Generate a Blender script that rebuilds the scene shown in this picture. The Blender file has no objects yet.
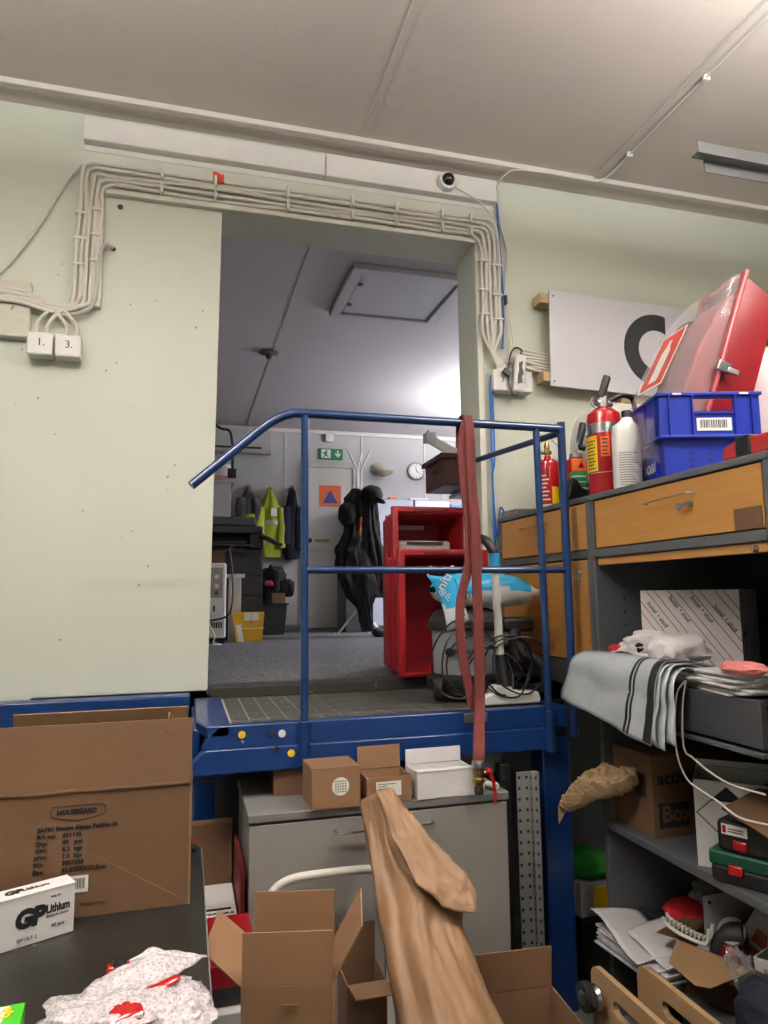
import bpy, bmesh, math, random
from mathutils import Matrix, Vector, noise
R = math.radians
SC = bpy.context.scene
COL = SC.collection
random.seed(7)

# ---------------------------------------------------------------- camera, world, exposure, lights
cam_d = bpy.data.cameras.new('camera'); cam = bpy.data.objects.new('camera', cam_d); COL.objects.link(cam)
cam_d.sensor_fit = 'HORIZONTAL'; cam_d.sensor_width = 36.0; cam_d.lens = 703.0 / 768 * 36
cam_d.clip_start = 0.05
CM = Matrix(((0.96265, -0.02132, -0.26989), (-0.2705, -0.1169, -0.9556), (-0.01118, 0.99291, -0.1183)))
# rows above are the world axes in camera space
cam.matrix_world = Matrix.Translation((0, 0, 1.52)) @ CM.to_4x4()
SC.camera = cam
w = bpy.data.worlds.new('world'); SC.world = w; w.use_nodes = True
w.node_tree.nodes['Background'].inputs[0].default_value = (0.75, 0.8, 0.9, 1)
w.node_tree.nodes['Background'].inputs[1].default_value = 0.12
SC.view_settings.view_transform = 'Standard'; SC.view_settings.look = 'None'
SC.view_settings.exposure = 0.27; SC.view_settings.gamma = 1.0
TUBE_MAIN = 12.5      # emission strength of the hall tubes
TUBE_OFFICE = 7.0     # emission strength of the office tubes
def area(name, loc, rot, sx, sy, power, col):
    l = bpy.data.lights.new(name, 'AREA'); l.shape = 'RECTANGLE'; l.size = sx; l.size_y = sy
    l.energy = power; l.color = col
    o = bpy.data.objects.new(name, l); o.location = loc; o.rotation_euler = rot; COL.objects.link(o); return o
UP = (math.pi, 0, 0); HALL = (1.0, 0.965, 0.915)
for lx, ly, lz, pd, pu, lc in ((-0.7, 1.05, 3.36, 25, 118, HALL), (2.1, 0.95, 3.36, 24, 150, HALL), (0.9, -1.9, 3.36, 7, 30, HALL), (3.9, 6.6, 3.0, 72, 210, (0.99, 0.97, 1.0))):
    area('tube_light_down', (lx, ly, lz - 0.06), (0, 0, 0), 1.3, 0.12, pd, lc)
    area('ceiling_fill_up', (lx, ly, lz + 0.06), UP, 1.3, 0.12, pu, lc)  # extra upward light added at each lamp to brighten the ceiling

# ---------------------------------------------------------------- helpers
def lin(c):
    return tuple((x / 12.92 if x <= 0.04045 else ((x + 0.055) / 1.055) ** 2.4) for x in c)
def hexc(h):
    return lin(tuple(int(h[i:i + 2], 16) / 255 for i in (0, 2, 4)))
def mat(name, col, rough=0.6, metal=0.0, var=0.10, vs=6.0, bump=0.0, bs=80.0, spec=0.5, alpha=1.0,
        trans=0.0, spots=None, stretch=None, coat=0.0):
    m = bpy.data.materials.new(name); m.use_nodes = True
    nt = m.node_tree; b = nt.nodes['Principled BSDF']
    c = hexc(col) if isinstance(col, str) else lin(col)
    b.inputs['Roughness'].default_value = rough; b.inputs['Metallic'].default_value = metal
    b.inputs['Specular IOR Level'].default_value = spec
    b.inputs['Alpha'].default_value = alpha; b.inputs['Transmission Weight'].default_value = trans
    b.inputs['Coat Weight'].default_value = coat
    tc = nt.nodes.new('ShaderNodeTexCoord'); mp = nt.nodes.new('ShaderNodeMapping')
    nt.links.new(tc.outputs['Object'], mp.inputs[0])
    if stretch: mp.inputs['Scale'].default_value = stretch
    n = nt.nodes.new('ShaderNodeTexNoise'); n.inputs['Scale'].default_value = vs; n.inputs['Detail'].default_value = 4
    nt.links.new(mp.outputs[0], n.inputs[0])
    r = nt.nodes.new('ShaderNodeValToRGB')
    r.color_ramp.elements[0].position = 0.3; r.color_ramp.elements[1].position = 0.7
    r.color_ramp.elements[0].color = (*[x * (1 - var) for x in c], 1)
    r.color_ramp.elements[1].color = (*[min(1, x * (1 + var)) for x in c], 1)
    nt.links.new(n.outputs['Fac'], r.inputs[0]); out = r.outputs[0]
    if spots:                                   # (colour, scale, threshold): small scuffs or flakes
        n2 = nt.nodes.new('ShaderNodeTexNoise'); n2.inputs['Scale'].default_value = spots[1]; n2.inputs['Detail'].default_value = 3
        nt.links.new(tc.outputs['Object'], n2.inputs[0])
        r2 = nt.nodes.new('ShaderNodeValToRGB'); r2.color_ramp.elements[0].position = spots[2]
        r2.color_ramp.elements[1].position = spots[2] + 0.03
        nt.links.new(n2.outputs['Fac'], r2.inputs[0])
        mx = nt.nodes.new('ShaderNodeMix'); mx.data_type = 'RGBA'
        nt.links.new(r2.outputs[0], mx.inputs[0]); nt.links.new(out, mx.inputs[6])
        mx.inputs[7].default_value = (*hexc(spots[0]), 1); out = mx.outputs[2]
    nt.links.new(out, b.inputs['Base Color'])
    if bump:
        n3 = nt.nodes.new('ShaderNodeTexNoise'); n3.inputs['Scale'].default_value = bs; n3.inputs['Detail'].default_value = 3
        nt.links.new(mp.outputs[0], n3.inputs[0])
        bp = nt.nodes.new('ShaderNodeBump'); bp.inputs['Strength'].default_value = bump; bp.inputs['Distance'].default_value = 0.01
        nt.links.new(n3.outputs['Fac'], bp.inputs['Height']); nt.links.new(bp.outputs[0], b.inputs['Normal'])
    return m
def emat(name, col, s):
    m = bpy.data.materials.new(name); m.use_nodes = True; b = m.node_tree.nodes['Principled BSDF']
    b.inputs['Emission Color'].default_value = (*col, 1); b.inputs['Emission Strength'].default_value = s
    return m
ROOTS = {}
def rootof(o):
    while o.parent: o = o.parent
    return o
def props(o, label, cat, group=None, kind=None):
    if label: o['label'] = label
    if cat: o['category'] = cat
    if group: o['group'] = group
    if kind: o['kind'] = kind
    return o
def thing(name, label, cat, loc=(0, 0, 0), rz=0.0, group=None, local=False, M=None):
    o = bpy.data.objects.new(name, None); COL.objects.link(o); o.empty_display_size = 0.1
    o.matrix_basis = M if M else Matrix.Translation(loc) @ Matrix.Rotation(rz, 4, 'Z')
    ROOTS[o.name] = (local or M is not None, o.matrix_basis.copy())
    return props(o, label, cat, group)
class G:
    soft = False
    def __init__(s): s.bm = bmesh.new()
    def vf(s, vs, fs):
        v = [s.bm.verts.new(p) for p in vs]
        for f in fs:
            try: s.bm.faces.new([v[i] for i in f])
            except ValueError: pass
        return s
    def box(s, x0, x1, y0, y1, z0, z1, M=None):
        p = [Vector((x, y, z)) for z in (z0, z1) for y in (y0, y1) for x in (x0, x1)]
        if M: p = [M @ q for q in p]
        return s.vf(p, [(0, 2, 3, 1), (4, 5, 7, 6), (0, 1, 5, 4), (1, 3, 7, 5), (3, 2, 6, 7), (2, 0, 4, 6)])
    def bar(s, p0, p1, w, h, up=(0, 0, 1)):
        p0 = Vector(p0); p1 = Vector(p1); d = (p1 - p0); L = d.length; d.normalize()
        a = d.cross(Vector(up)).normalized(); b = a.cross(d)
        M = Matrix((( d.x, a.x, b.x, p0.x), (d.y, a.y, b.y, p0.y), (d.z, a.z, b.z, p0.z), (0, 0, 0, 1)))
        return s.box(0, L, -w / 2, w / 2, -h / 2, h / 2, M)
    def tube(s, pts, r, n=10, curve=True, seg=6, caps=True, rs=None):
        P = [Vector(p) for p in pts]
        if curve and len(P) > 2:
            Q = []; E = [2 * P[0] - P[1]] + P + [2 * P[-1] - P[-2]]; RR = []
            for i in range(1, len(E) - 2):
                a, b, c, d = E[i - 1:i + 3]
                for k in range(seg):
                    t = k / seg
                    Q.append(0.5 * ((2 * b) + (c - a) * t + (2 * a - 5 * b + 4 * c - d) * t * t + (3 * b - a - 3 * c + d) * t ** 3))
                    if rs: RR.append(rs[i - 1] * (1 - t) + rs[i] * t)
            Q.append(P[-1]); 
            if rs: RR.append(rs[-1]); rs = RR
            P = Q
        rings = []; prev = None
        for i, p in enumerate(P):
            d = (P[min(i + 1, len(P) - 1)] - P[max(i - 1, 0)]).normalized()
            if prev is None:
                a = d.cross(Vector((0, 0, 1)))
                if a.length < 0.05: a = d.cross(Vector((1, 0, 0)))
            else: a = prev - d * prev.dot(d)
            a.normalize(); prev = a; b = d.cross(a); q = rs[i] if rs else r
            rings.append([s.bm.verts.new(p + a * math.cos(2 * math.pi * k / n) * q + b * math.sin(2 * math.pi * k / n) * q) for k in range(n)])
        for u, v in zip(rings, rings[1:]):
            for k in range(n): s.bm.faces.new((u[k], u[(k + 1) % n], v[(k + 1) % n], v[k]))
        if caps: s.bm.faces.new(rings[0][::-1]); s.bm.faces.new(rings[-1])
        return s
    def cyl(s, p0, p1, r, n=16, r1=None): return s.tube([p0, p1], r, n, False, rs=[r, r if r1 is None else r1])
    def lathe(s, prof, c=(0, 0, 0), n=28, M=None):
        M = M or Matrix.Translation(c); rings = []
        for r, z in prof:
            rings.append([s.bm.verts.new(M @ Vector((r * math.cos(2 * math.pi * k / n), r * math.sin(2 * math.pi * k / n), z))) for k in range(n)])
        for u, v in zip(rings, rings[1:]):
            for k in range(n): s.bm.faces.new((u[k], u[(k + 1) % n], v[(k + 1) % n], v[k]))
        s.bm.faces.new(rings[0][::-1]); s.bm.faces.new(rings[-1]); return s
    def prism(s, poly, M, h):     # poly in local xy, extruded along local z by h
        n = len(poly); a = [M @ Vector((x, y, 0)) for x, y in poly]; b = [M @ Vector((x, y, h)) for x, y in poly]
        return s.vf(a + b, [tuple(range(n))[::-1], tuple(range(n, 2 * n))] + [(i, (i + 1) % n, n + (i + 1) % n, n + i) for i in range(n)])
    def surf(s, f, nu, nv, closeu=False):
        V = [[s.bm.verts.new(f(i / nu, j / nv)) for i in range(nu if closeu else nu + 1)] for j in range(nv + 1)]
        for j in range(nv):
            for i in range(nu):
                k = (i + 1) % nu if closeu else i + 1
                s.bm.faces.new((V[j][i], V[j][k], V[j + 1][k], V[j + 1][i]))
        s.V = V; return s
    def loft(s, secs, n=28, fold=0.0, fn=7, seed=0, nv=5):   # secs: (cx, cy, z, rx, ry); closed skin with folds
        S = []; s.soft = True
        for a, b in zip(secs, secs[1:]):
            for k in range(nv):
                t = k / nv; S.append([a[i] * (1 - t) + b[i] * t for i in range(5)])
        S.append(list(secs[-1])); rings = []
        for cx, cy, z, rx, ry in S:
            ring = []
            for k in range(n):
                t = 2 * math.pi * k / n
                q = 1 + fold * (noise.noise(Vector((math.cos(t) * fn * .4 + seed, math.sin(t) * fn * .4, z * 2.2))) + 0.5 * noise.noise(Vector((math.cos(t) * fn + seed, math.sin(t) * fn, z * 9))))
                ring.append(s.bm.verts.new((cx + rx * q * math.cos(t), cy + ry * q * math.sin(t), z)))
            rings.append(ring)
        for u, v in zip(rings, rings[1:]):
            for k in range(n): s.bm.faces.new((u[k], u[(k + 1) % n], v[(k + 1) % n], v[k]))
        s.bm.faces.new(rings[0][::-1]); s.bm.faces.new(rings[-1]); return s
    def lump(s, c, sx, sy, sz, amp=0.2, sc=2.0, seed=0, n=32, m=20, p=0.8, M=None, flat=None):
        s.soft = True
        def f(u, v):
            th = 2 * math.pi * u; ph = math.pi * (v - 0.5) * 0.998
            e = lambda x: math.copysign(abs(x) ** p, x)
            d = Vector((e(math.cos(ph)) * e(math.cos(th)), e(math.cos(ph)) * e(math.sin(th)), e(math.sin(ph))))
            q = 1 + amp * noise.noise(d * sc + Vector((seed, seed * 1.7, 0))) + 0.4 * amp * noise.noise(d * sc * 3.1 + Vector((seed, 0, seed)))
            q += 0.35 * amp * (1 - 2 * abs(noise.noise(d * sc * 2 + Vector((0, seed, seed)))))
            z = d.z * sz * q
            if flat is not None: z = max(z, flat)
            o = Vector((d.x * sx * q, d.y * sy * q, z))
            return (M @ o if M else o + Vector(c))
        return s.surf(f, n, m, True)
    def build(s, name, m, parent=None, bevel=0.0, smooth=True, solid=0.0, angle=35, sub=0, seg=2, kind=None):
        if s.soft and angle == 35: angle = 75
        bmesh.ops.remove_doubles(s.bm, verts=s.bm.verts, dist=1e-6)
        bmesh.ops.recalc_face_normals(s.bm, faces=s.bm.faces)
        me = bpy.data.meshes.new(name); s.bm.to_mesh(me); s.bm.free()
        if parent:
            rt = rootof(parent); loc, mm = ROOTS.get(rt.name, (True, None))
            if not loc: me.transform(mm.inverted())
        me.materials.append(m)
        if smooth: me.shade_smooth(); me.set_sharp_from_angle(angle=R(angle))
        o = bpy.data.objects.new(name, me); COL.objects.link(o); o.parent = parent
        if solid: md = o.modifiers.new('thickness', 'SOLIDIFY'); md.thickness = solid; md.offset = 0
        if sub: md = o.modifiers.new('smooth', 'SUBSURF'); md.levels = md.render_levels = sub
        if bevel: md = o.modifiers.new('edge', 'BEVEL'); md.width = bevel; md.segments = seg; md.limit_method = 'ANGLE'; md.angle_limit = R(40)
        if kind: o['kind'] = kind
        return o
def frame(o, r, u):      # matrix with local x = r, y = u, z = r x u
    r = Vector(r).normalized(); u = Vector(u); n = r.cross(u).normalized(); u = n.cross(r)
    return Matrix(((r.x, u.x, n.x, o[0]), (r.y, u.y, n.y, o[1]), (r.z, u.z, n.z, o[2]), (0, 0, 0, 1)))
def txt(t, size, F, m, parent, name='lettering', bold=0.0, ax='LEFT', xs=1.0, depth=0.0004, shear=0.0, space=1.0):
    c = bpy.data.curves.new(name, 'FONT'); c.body = t; c.size = size; c.extrude = depth; c.offset = bold * size
    c.align_x = ax; c.resolution_u = 3; c.shear = shear; c.space_character = space
    o = bpy.data.objects.new(name, c); COL.objects.link(o)
    bpy.context.view_layer.update()
    dg = bpy.context.evaluated_depsgraph_get(); me = bpy.data.meshes.new_from_object(o.evaluated_get(dg))
    bpy.data.objects.remove(o); bpy.data.curves.remove(c)
    me.transform(F @ Matrix.Translation((0, 0, depth * 1.3)) @ Matrix.Scale(xs, 4, (1, 0, 0)))
    rt = rootof(parent); loc, mm = ROOTS.get(rt.name, (True, None))
    if not loc: me.transform(mm.inverted())
    me.materials.clear(); me.materials.append(m); me.name = name
    o = bpy.data.objects.new(name, me); COL.objects.link(o); o.parent = parent; return o
def struct(name, g, m, **k):
    o = g.build(name, m, **k); o['kind'] = 'structure'; return o
def plate(F, w, h, m, parent, name, d=0.0008, bevel=0):     # thin plate whose lower left corner is F's origin
    return G().box(0, w, 0, h, 0, d, F).build(name, m, parent, bevel=bevel, smooth=False)
def barcode(F, w, h, parent, seed=1):
    lb = plate(F, w, h, LABEL, parent, 'barcode_label'); rr = random.Random(seed); g = G(); x = w * 0.1
    while x < w * 0.88:
        b = rr.uniform(0.01, 0.035) * w; g.box(x, x + b, h * 0.22, h * 0.85, 0.0008, 0.0012, F); x += b + rr.uniform(0.012, 0.03) * w
    g.build('bars', INK, lb, smooth=False); return lb
def copy_tree(o, parent=None):
    c = o.copy(); COL.objects.link(c)
    if parent: c.parent = parent
    for ch in [x for x in bpy.data.objects if x.parent == o]: copy_tree(ch, c)
    return c

# ---------------------------------------------------------------- materials
WALL = mat('wall_paint', 'cdd1c4', 0.55, var=0.035, vs=1.6, bump=0.05, bs=14, spots=('aaa894', 26, 0.80))
WALLT = mat('wall_trim_paint', 'd6d5c8', 0.5, var=0.05, vs=7, bump=0.12, bs=30)
BEAMW = mat('white_board_paint', 'dedad6', 0.5, var=0.04, vs=5, bump=0.15, bs=40, spots=('9a948c', 40, 0.76))
CEIL = mat('ceiling_paint', 'd2c8c1', 0.8, var=0.03, vs=2, bump=0.08, bs=60)
CEILT = mat('ceiling_trim', 'd0cac4', 0.6, var=0.03)
OCEIL = mat('office_ceiling', 'bfbabd', 0.7, var=0.02, vs=2)
OWALL = mat('office_wall', 'b4b4b4', 0.7, var=0.02, vs=2)
CARPET = mat('office_carpet', '56585b', 0.95, var=0.6, vs=32, bump=0.5, bs=180)
CONC = mat('concrete_floor', '55534f', 0.8, var=0.15, vs=3, bump=0.1)
DARKWALL = mat('lower_wall_shade', '45474a', 0.8, var=0.1)  # dark void under platform and cabinets, its shade put into the wall colour
BLUE = mat('blue_steel', '0b2f66', 0.32, var=0.13, vs=7, bump=0.05, bs=40, spots=('6f86a8', 17, 0.74), coat=0.25)
BLUEL = mat('blue_rail_paint', '0a2c5a', 0.28, var=0.15, vs=10, bump=0.04, bs=50, spots=('8fa0ad', 28, 0.745), coat=0.3)
KRAFTM = mat('cardboard_mid', '836246', 0.85, var=0.06, vs=4, bump=0.12, bs=30)
KRAFT = mat('cardboard', '6b4f37', 0.85, var=0.06, vs=4, bump=0.12, bs=30)
KRAFTD = mat('cardboard_dark', '684c37', 0.85, var=0.07, vs=4, bump=0.12, bs=30)
KRAFTL = mat('cardboard_light', '8f704e', 0.85, var=0.05, vs=5, bump=0.12, bs=40)
PAPERK = mat('kraft_paper', '85664a', 0.6, var=0.07, vs=8, bump=0.35, bs=16)
PAPERC = mat('crumpled_kraft', 'a58a68', 0.7, var=0.1, vs=14, bump=0.5, bs=30)
WHITE = mat('white_plastic', 'dcdad6', 0.4, var=0.02)
WHITEC = mat('white_card', 'd9d6d6', 0.6, var=0.03)
LABEL = mat('label_paper', 'e4e2de', 0.6, var=0.02)
PAPER = mat('paper', 'd8d6d8', 0.7, var=0.05, vs=12)
INK = mat('black_print', '16181c', 0.6, var=0.02)
INKB = mat('brown_print', '3d2a1a', 0.7, var=0.02)
BLACK = mat('black_plastic', '15161a', 0.45, var=0.1)
BLACKR = mat('black_rubber', '1a1b1d', 0.7, var=0.1)
CABLEW = mat('white_cable', 'd5d1c8', 0.5, var=0.05)
CABLEB = mat('blue_cable', '1d5fae', 0.45, var=0.05)
GREY = mat('grey_steel', '54575b', 0.5, var=0.05, bump=0.03)
GREYD = mat('dark_grey_steel', '3e4044', 0.5, var=0.06)
GREYC = mat('cabinet_grey', '86837f', 0.5, var=0.03)
GREYT = mat('cabinet_top_grey', '6d6c6b', 0.5, var=0.04)
OAK = mat('orange_wood', 'b98545', 0.45, var=0.08, vs=5, stretch=(6, 1, 12), bump=0.03)
PLY = mat('plywood', 'a98a66', 0.6, var=0.06, vs=4, stretch=(1, 6, 1))
DESK = mat('desk_top', '21201d', 0.35, var=0.25, vs=6, bump=0.08, bs=60, spots=('6b6a62', 30, 0.74))
RED = mat('red_plastic', '930e19', 0.35, var=0.06)
REDB = mat('red_bin', '920f1a', 0.45, var=0.07)
REDX = mat('red_enamel', 'a8131a', 0.2, var=0.03, coat=0.4)
REDH = mat('red_hose', '5f2321', 0.8, var=0.14, vs=22, bump=0.3, bs=60)
CHROME = mat('chrome', 'c4c4c4', 0.25, 1.0, var=0.04)
BRASS = mat('brass', '9a8050', 0.35, 1.0, var=0.1)
STEEL = mat('zinc_steel', '9fa1a3', 0.4, 0.9, var=0.1)
YEL = mat('yellow', 'e2bf1c', 0.5, var=0.04)
ORANGE = mat('orange', 'd9661f', 0.6, var=0.04)
GREEN = mat('green', '1f7a3f', 0.5, var=0.04)
CRATE = mat('blue_crate', '14288f', 0.35, var=0.05)
MATB = mat('mat_base', 'a09e94', 0.9, var=0.15, vs=30)
MATT = mat('mat_fibre', '4c4c48', 0.95, var=0.85, vs=45, bump=0.8, bs=90, stretch=(1, 5, 1))
WOODD = mat('threshold_wood', '2b2826', 0.7, var=0.25, vs=9, spots=('8a6a48', 18, 0.72))
TIMBER = mat('raw_timber', 'b59b74', 0.7, var=0.1, stretch=(1, 1, 9))
MAILER = mat('grey_mailer', 'a9b0b3', 0.22, var=0.06, vs=9, bump=0.35, bs=14, coat=0.3)
CLOTHW = mat('white_cloth', 'c8c2c4', 0.85, var=0.05, bump=0.3, bs=30)
CLOTHB = mat('black_cloth', '0e0f12', 0.9, var=0.3, vs=14, bump=0.4, bs=40)
NAVY = mat('navy_cloth', '1b2030', 0.9, var=0.25, vs=14, bump=0.4, bs=40)
HIVIS = mat('hivis_yellow', '9aa620', 0.7, var=0.12, vs=9, bump=0.4, bs=30)
HISILV = mat('reflective_tape', 'a8a9a6', 0.4, var=0.05)
CLEAR = mat('clear_plastic', 'dfe3e6', 0.12, alpha=0.28, var=0.02, coat=0.3)
BUBBLE = mat('bubble_wrap', 'efe6e9', 0.12, alpha=0.40, var=0.05, vs=20, bump=0.6, bs=150, coat=0.8)
_nt = BUBBLE.node_tree; _v = _nt.nodes.new('ShaderNodeTexVoronoi'); _v.inputs['Scale'].default_value = 150
_nt.links.new([n for n in _nt.nodes if n.type == 'TEX_COORD'][0].outputs['Object'], _v.inputs['Vector'])
_bp = [n for n in _nt.nodes if n.type == 'BUMP'][0]; _nt.links.new(_v.outputs['Distance'], _bp.inputs['Height']); _bp.inputs['Distance'].default_value = 0.006; _bp.invert = True
_r = _nt.nodes.new('ShaderNodeMapRange'); _r.inputs[3].default_value = 0.45; _r.inputs[4].default_value = 0.82; _r.inputs[2].default_value = 0.6
_nt.links.new(_v.outputs['Distance'], _r.inputs[0]); _nt.links.new(_r.outputs[0], _nt.nodes['Principled BSDF'].inputs['Alpha'])
PINK = mat('pink_mesh', 'd9807f', 0.7, var=0.1, bump=0.4)
CHAR = mat('charcoal', '222327', 0.55, var=0.08)
VACG = mat('vacuum_grey', '8d9093', 0.4, var=0.04)
LOCK = mat('locker_front', 'a9aebc', 0.55, var=0.02)
DGREEN = mat('dark_green', '0f4a36', 0.45, var=0.05)
X3 = (1, 0, 0); Y3 = (0, 1, 0); Z3 = (0, 0, 1)
def FW(x, y, z): return frame((x, y, z), X3, Z3)            # text on a face looking to -Y
def FS(x, y, z): return frame((x, y, z), (0, -1, 0), Z3)    # text on a face looking to -X

# ---------------------------------------------------------------- setting
struct('floor', G().box(-3.2, 4.8, -3.4, 3.23, -0.1, 0.0), CONC, smooth=False)
struct('ceiling', G().box(-3.2, 4.8, -3.4, 3.23, 3.74, 3.86), CEIL, smooth=False)
WY = 3.23; WB = 3.46
wb = G().box(-3.2, 0.100, WY, WB, 1.10, 3.86).box(0.100, 1.414, WY, WB, 3.338, 3.86).box(1.414, 4.8, WY, WB, 1.10, 3.86)
struct('wall_back', wb, WALL, smooth=False)
struct('wall_back_lower', G().box(-3.2, 4.8, WY, WB, 0, 1.10), DARKWALL, smooth=False)
struct('wall_left', G().box(-3.3, -3.2, -3.4, WB, 0, 3.86), WALL, smooth=False)
struct('wall_right', G().box(4.8, 4.9, -3.4, WB, 0, 3.86), WALL, smooth=False)
struct('wall_front', G().box(-3.3, 4.9, -3.5, -3.4, 0, 3.86), WALL, smooth=False)
# patched door leaf, casings
struct('trim_1', G().prism([(-3.19, 1.125), (0.103, 1.125), (0.131, 3.337), (-3.19, 3.337)], frame((0, WY + 0.04, 0), X3, Z3), 0.041), WALL, bevel=0.002)
struct('trim_2', G().box(-0.40, 1.44, WY - 0.03, WY, 3.338, 3.362), WALLT, bevel=0.003)
struct('trim_3', G().box(-0.425, -0.387, WY - 0.035, WY, 2.80, 3.335), WALLT, bevel=0.003)
struct('trim_4', G().box(1.414, 1.445, WY - 0.02, WY, 1.12, 3.338), WALLT, bevel=0.003)
struct('trim_5', G().box(-3.2, 4.8, 3.125, WY, 3.722, 3.74), CEIL, bevel=0.002)
struct('trim_6', G().box(-3.2, 4.8, 3.085, 3.125, 3.712, 3.74), CEILT, bevel=0.004)
struct('trim_7', G().box(0.775, 0.812, -3.4, 3.085, 3.736, 3.74), CEIL, bevel=0.001)
struct('trim_8', G().box(2.06, 2.10, -3.4, 3.085, 3.728, 3.74), CEILT, bevel=0.002)
struct('trim_9', G().box(-1.9, -1.86, -3.4, 3.085, 3.728, 3.74), CEIL, bevel=0.002)
# two holes in the patched panel and the screw holes in the wall
for i, (x, z, r) in enumerate([(-0.322, 3.325 - 0.01, 0.013), (-0.345, 3.11, 0.011)]):
    g = G().cyl((x, WY - 0.0008, z - 0.02), (x, WY - 0.0025, z - 0.02), r, 14)
    props(g.build('cable_hole', BLACK), ['dark round hole in the wall panel just under the cable row, upper of two',
        'dark round hole in the wall panel where a short cable ends, lower of two'][i], 'hole', 'holes in the wall panel')
g = G(); rr = random.Random(3)
for k in range(26):
    x = rr.uniform(-0.75, 0.08); z = rr.uniform(1.3, 3.0); q = rr.uniform(0.002, 0.005)
    yy = WY - 0.0015
    g.cyl((x, yy, z), (x, yy - 0.001, z), q, 7)
g.build('screw_holes', mat('filler', '8a8672', 0.8))['kind'] = 'structure'
# office
FZ = 1.12
struct('office_floor', G().box(-0.6, 4.8, WY + 0.0, 9.0, 1.0, FZ), CARPET, smooth=False)
struct('office_ceiling', G().box(-0.6, 4.8, WB, 9.0, 3.65, 3.86), OCEIL, smooth=False)
struct('wall_office_far', G().box(-0.6, 4.8, 8.8, 9.0, 1.0, 3.65), OWALL, smooth=False)
struct('wall_office_left', G().box(-0.7, -0.6, WB, 9.0, 1.0, 3.65), OWALL, smooth=False)
struct('wall_office_right', G().box(4.8, 4.9, WB, 9.0, 1.0, 3.65), OWALL, smooth=False)
struct('baseboard_far', G().box(-0.6, 4.8, 8.785, 8.8, FZ, FZ + 0.06), GREYT, bevel=0.003)
struct('trim_10', G().box(-0.6, 4.8, 8.76, 8.8, 3.60, 3.65), CEILT, bevel=0.004)
struct('trim_11', G().box(0.69, 0.71, WB, 8.76, 3.645, 3.65), OCEIL)
struct('threshold', G().box(0.115, 1.414, WY - 0.03, WY + 0.13, 1.085, FZ + 0.012), WOODD, bevel=0.004)
struct('trim_12', G().box(-3.2, 0.03, 3.13, WY, 0.985, 1.115), BLUE, bevel=0.006)
# wall panel joints of the office
for i, x in enumerate((1.30 - 0.12, 2.18, 3.05, 3.3)):
    struct('trim_%d' % (13 + i), G().box(x, x + 0.018, 8.79, 8.8, 1.18, 3.6), CEILT)
# office door
d = struct('door_1', G().box(1.46, 2.06, 8.76, 8.79, FZ + 0.01, 3.16), mat('door_paint', 'c5c3bd', 0.5, var=0.02), bevel=0.003)
G().box(1.405, 1.46, 8.74, 8.80, FZ, 3.22).box(2.06, 2.12, 8.74, 8.80, FZ, 3.22).box(1.46, 2.06, 8.74, 8.80, 3.16, 3.22).build('door_frame', mat('frame_paint', 'b5b2aa', 0.5), d, bevel=0.004)
G().cyl((1.49, 8.76, 2.12), (1.49, 8.70, 2.12), 0.012).cyl((1.49, 8.70, 2.12), (1.60, 8.70, 2.12), 0.01).build('door_handle', CHROME, d)
G().cyl((1.495, 8.765, 2.22), (1.495, 8.74, 2.22), 0.03, 14).build('door_lock', BLACK, d)
for z in (1.5, 2.9): G().cyl((2.06, 8.75, z), (2.06, 8.75, z + 0.09), 0.01, 8).build('hinge', CHROME, d)
# ceiling hatch
h = thing('ceiling_hatch', 'square white hatch with raised frame in the office ceiling', 'hatch', (1.41, 4.59, 3.65))
hm = mat('hatch_paint', 'bdbabe', 0.5, var=0.02)
g = G()
for x0, x1, y0, y1 in ((1.0, 1.82, 4.18, 4.25), (1.0, 1.82, 4.93, 5.0), (1.0, 1.07, 4.25, 4.93), (1.75, 1.82, 4.25, 4.93)): g.box(x0, x1, y0, y1, 3.61, 3.65)
g.build('hatch_frame', hm, h, bevel=0.006)
G().box(1.08, 1.74, 4.26, 4.92, 3.622, 3.65).build('hatch_panel', hm, h, bevel=0.01)
for y in (4.42, 4.76): G().cyl((1.10, y, 3.622), (1.10, y, 3.612), 0.018, 14).build('latch', GREY, h)
s = thing('smoke_detector', 'grey round smoke detector on the office ceiling', 'detector', (0.66, 5.99, 3.65))
G().lathe([(0.085, 0), (0.085, -0.012), (0.06, -0.02), (0.02, -0.022)], (0.66, 5.99, 3.65)).build('base', GREYT, s)
G().lathe([(0.028, -0.02), (0.028, -0.05), (0.018, -0.06), (0.01, -0.062)], (0.66, 5.99, 3.65), 16).build('sensor', GREYD, s)

# ---------------------------------------------------------------- lamps (out of frame) and steel channel
EM = emat('hall_tube', (1.0, 0.95, 0.86), TUBE_MAIN); EO = emat('office_tube', (0.90, 0.94, 1.0), TUBE_OFFICE)
def lamp(label, x, y, z, zc, along, L, e):
    t = thing('tube_lamp', label, 'lamp', (x, y, z), group='fluorescent tube lamps')
    dx, dy = (L / 2, 0.07) if along == 'x' else (0.07, L / 2)
    G().box(x - dx, x + dx, y - dy * 0.4, y + dy * 0.4, z, z + 0.05).build('housing', WHITE, t, bevel=0.005)
    for s_ in (-1, 1):
        o = (0, s_ * 0.035) if along == 'x' else (s_ * 0.035, 0)
        d_ = (dx - 0.03, 0) if along == 'x' else (0, dy - 0.03)
        G().cyl((x + o[0] - d_[0], y + o[1] - d_[1], z - 0.02), (x + o[0] + d_[0], y + o[1] + d_[1], z - 0.02), 0.016, 10).build('tube', e, t)
    for s_ in (-0.7, 0.7):
        G().cyl((x + dx * s_ if along == 'x' else x, y if along == 'x' else y + dy * s_, z + 0.05), (x + dx * s_ if along == 'x' else x, y if along == 'x' else y + dy * s_, zc), 0.006, 8).build('hanger', STEEL, t)
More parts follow.
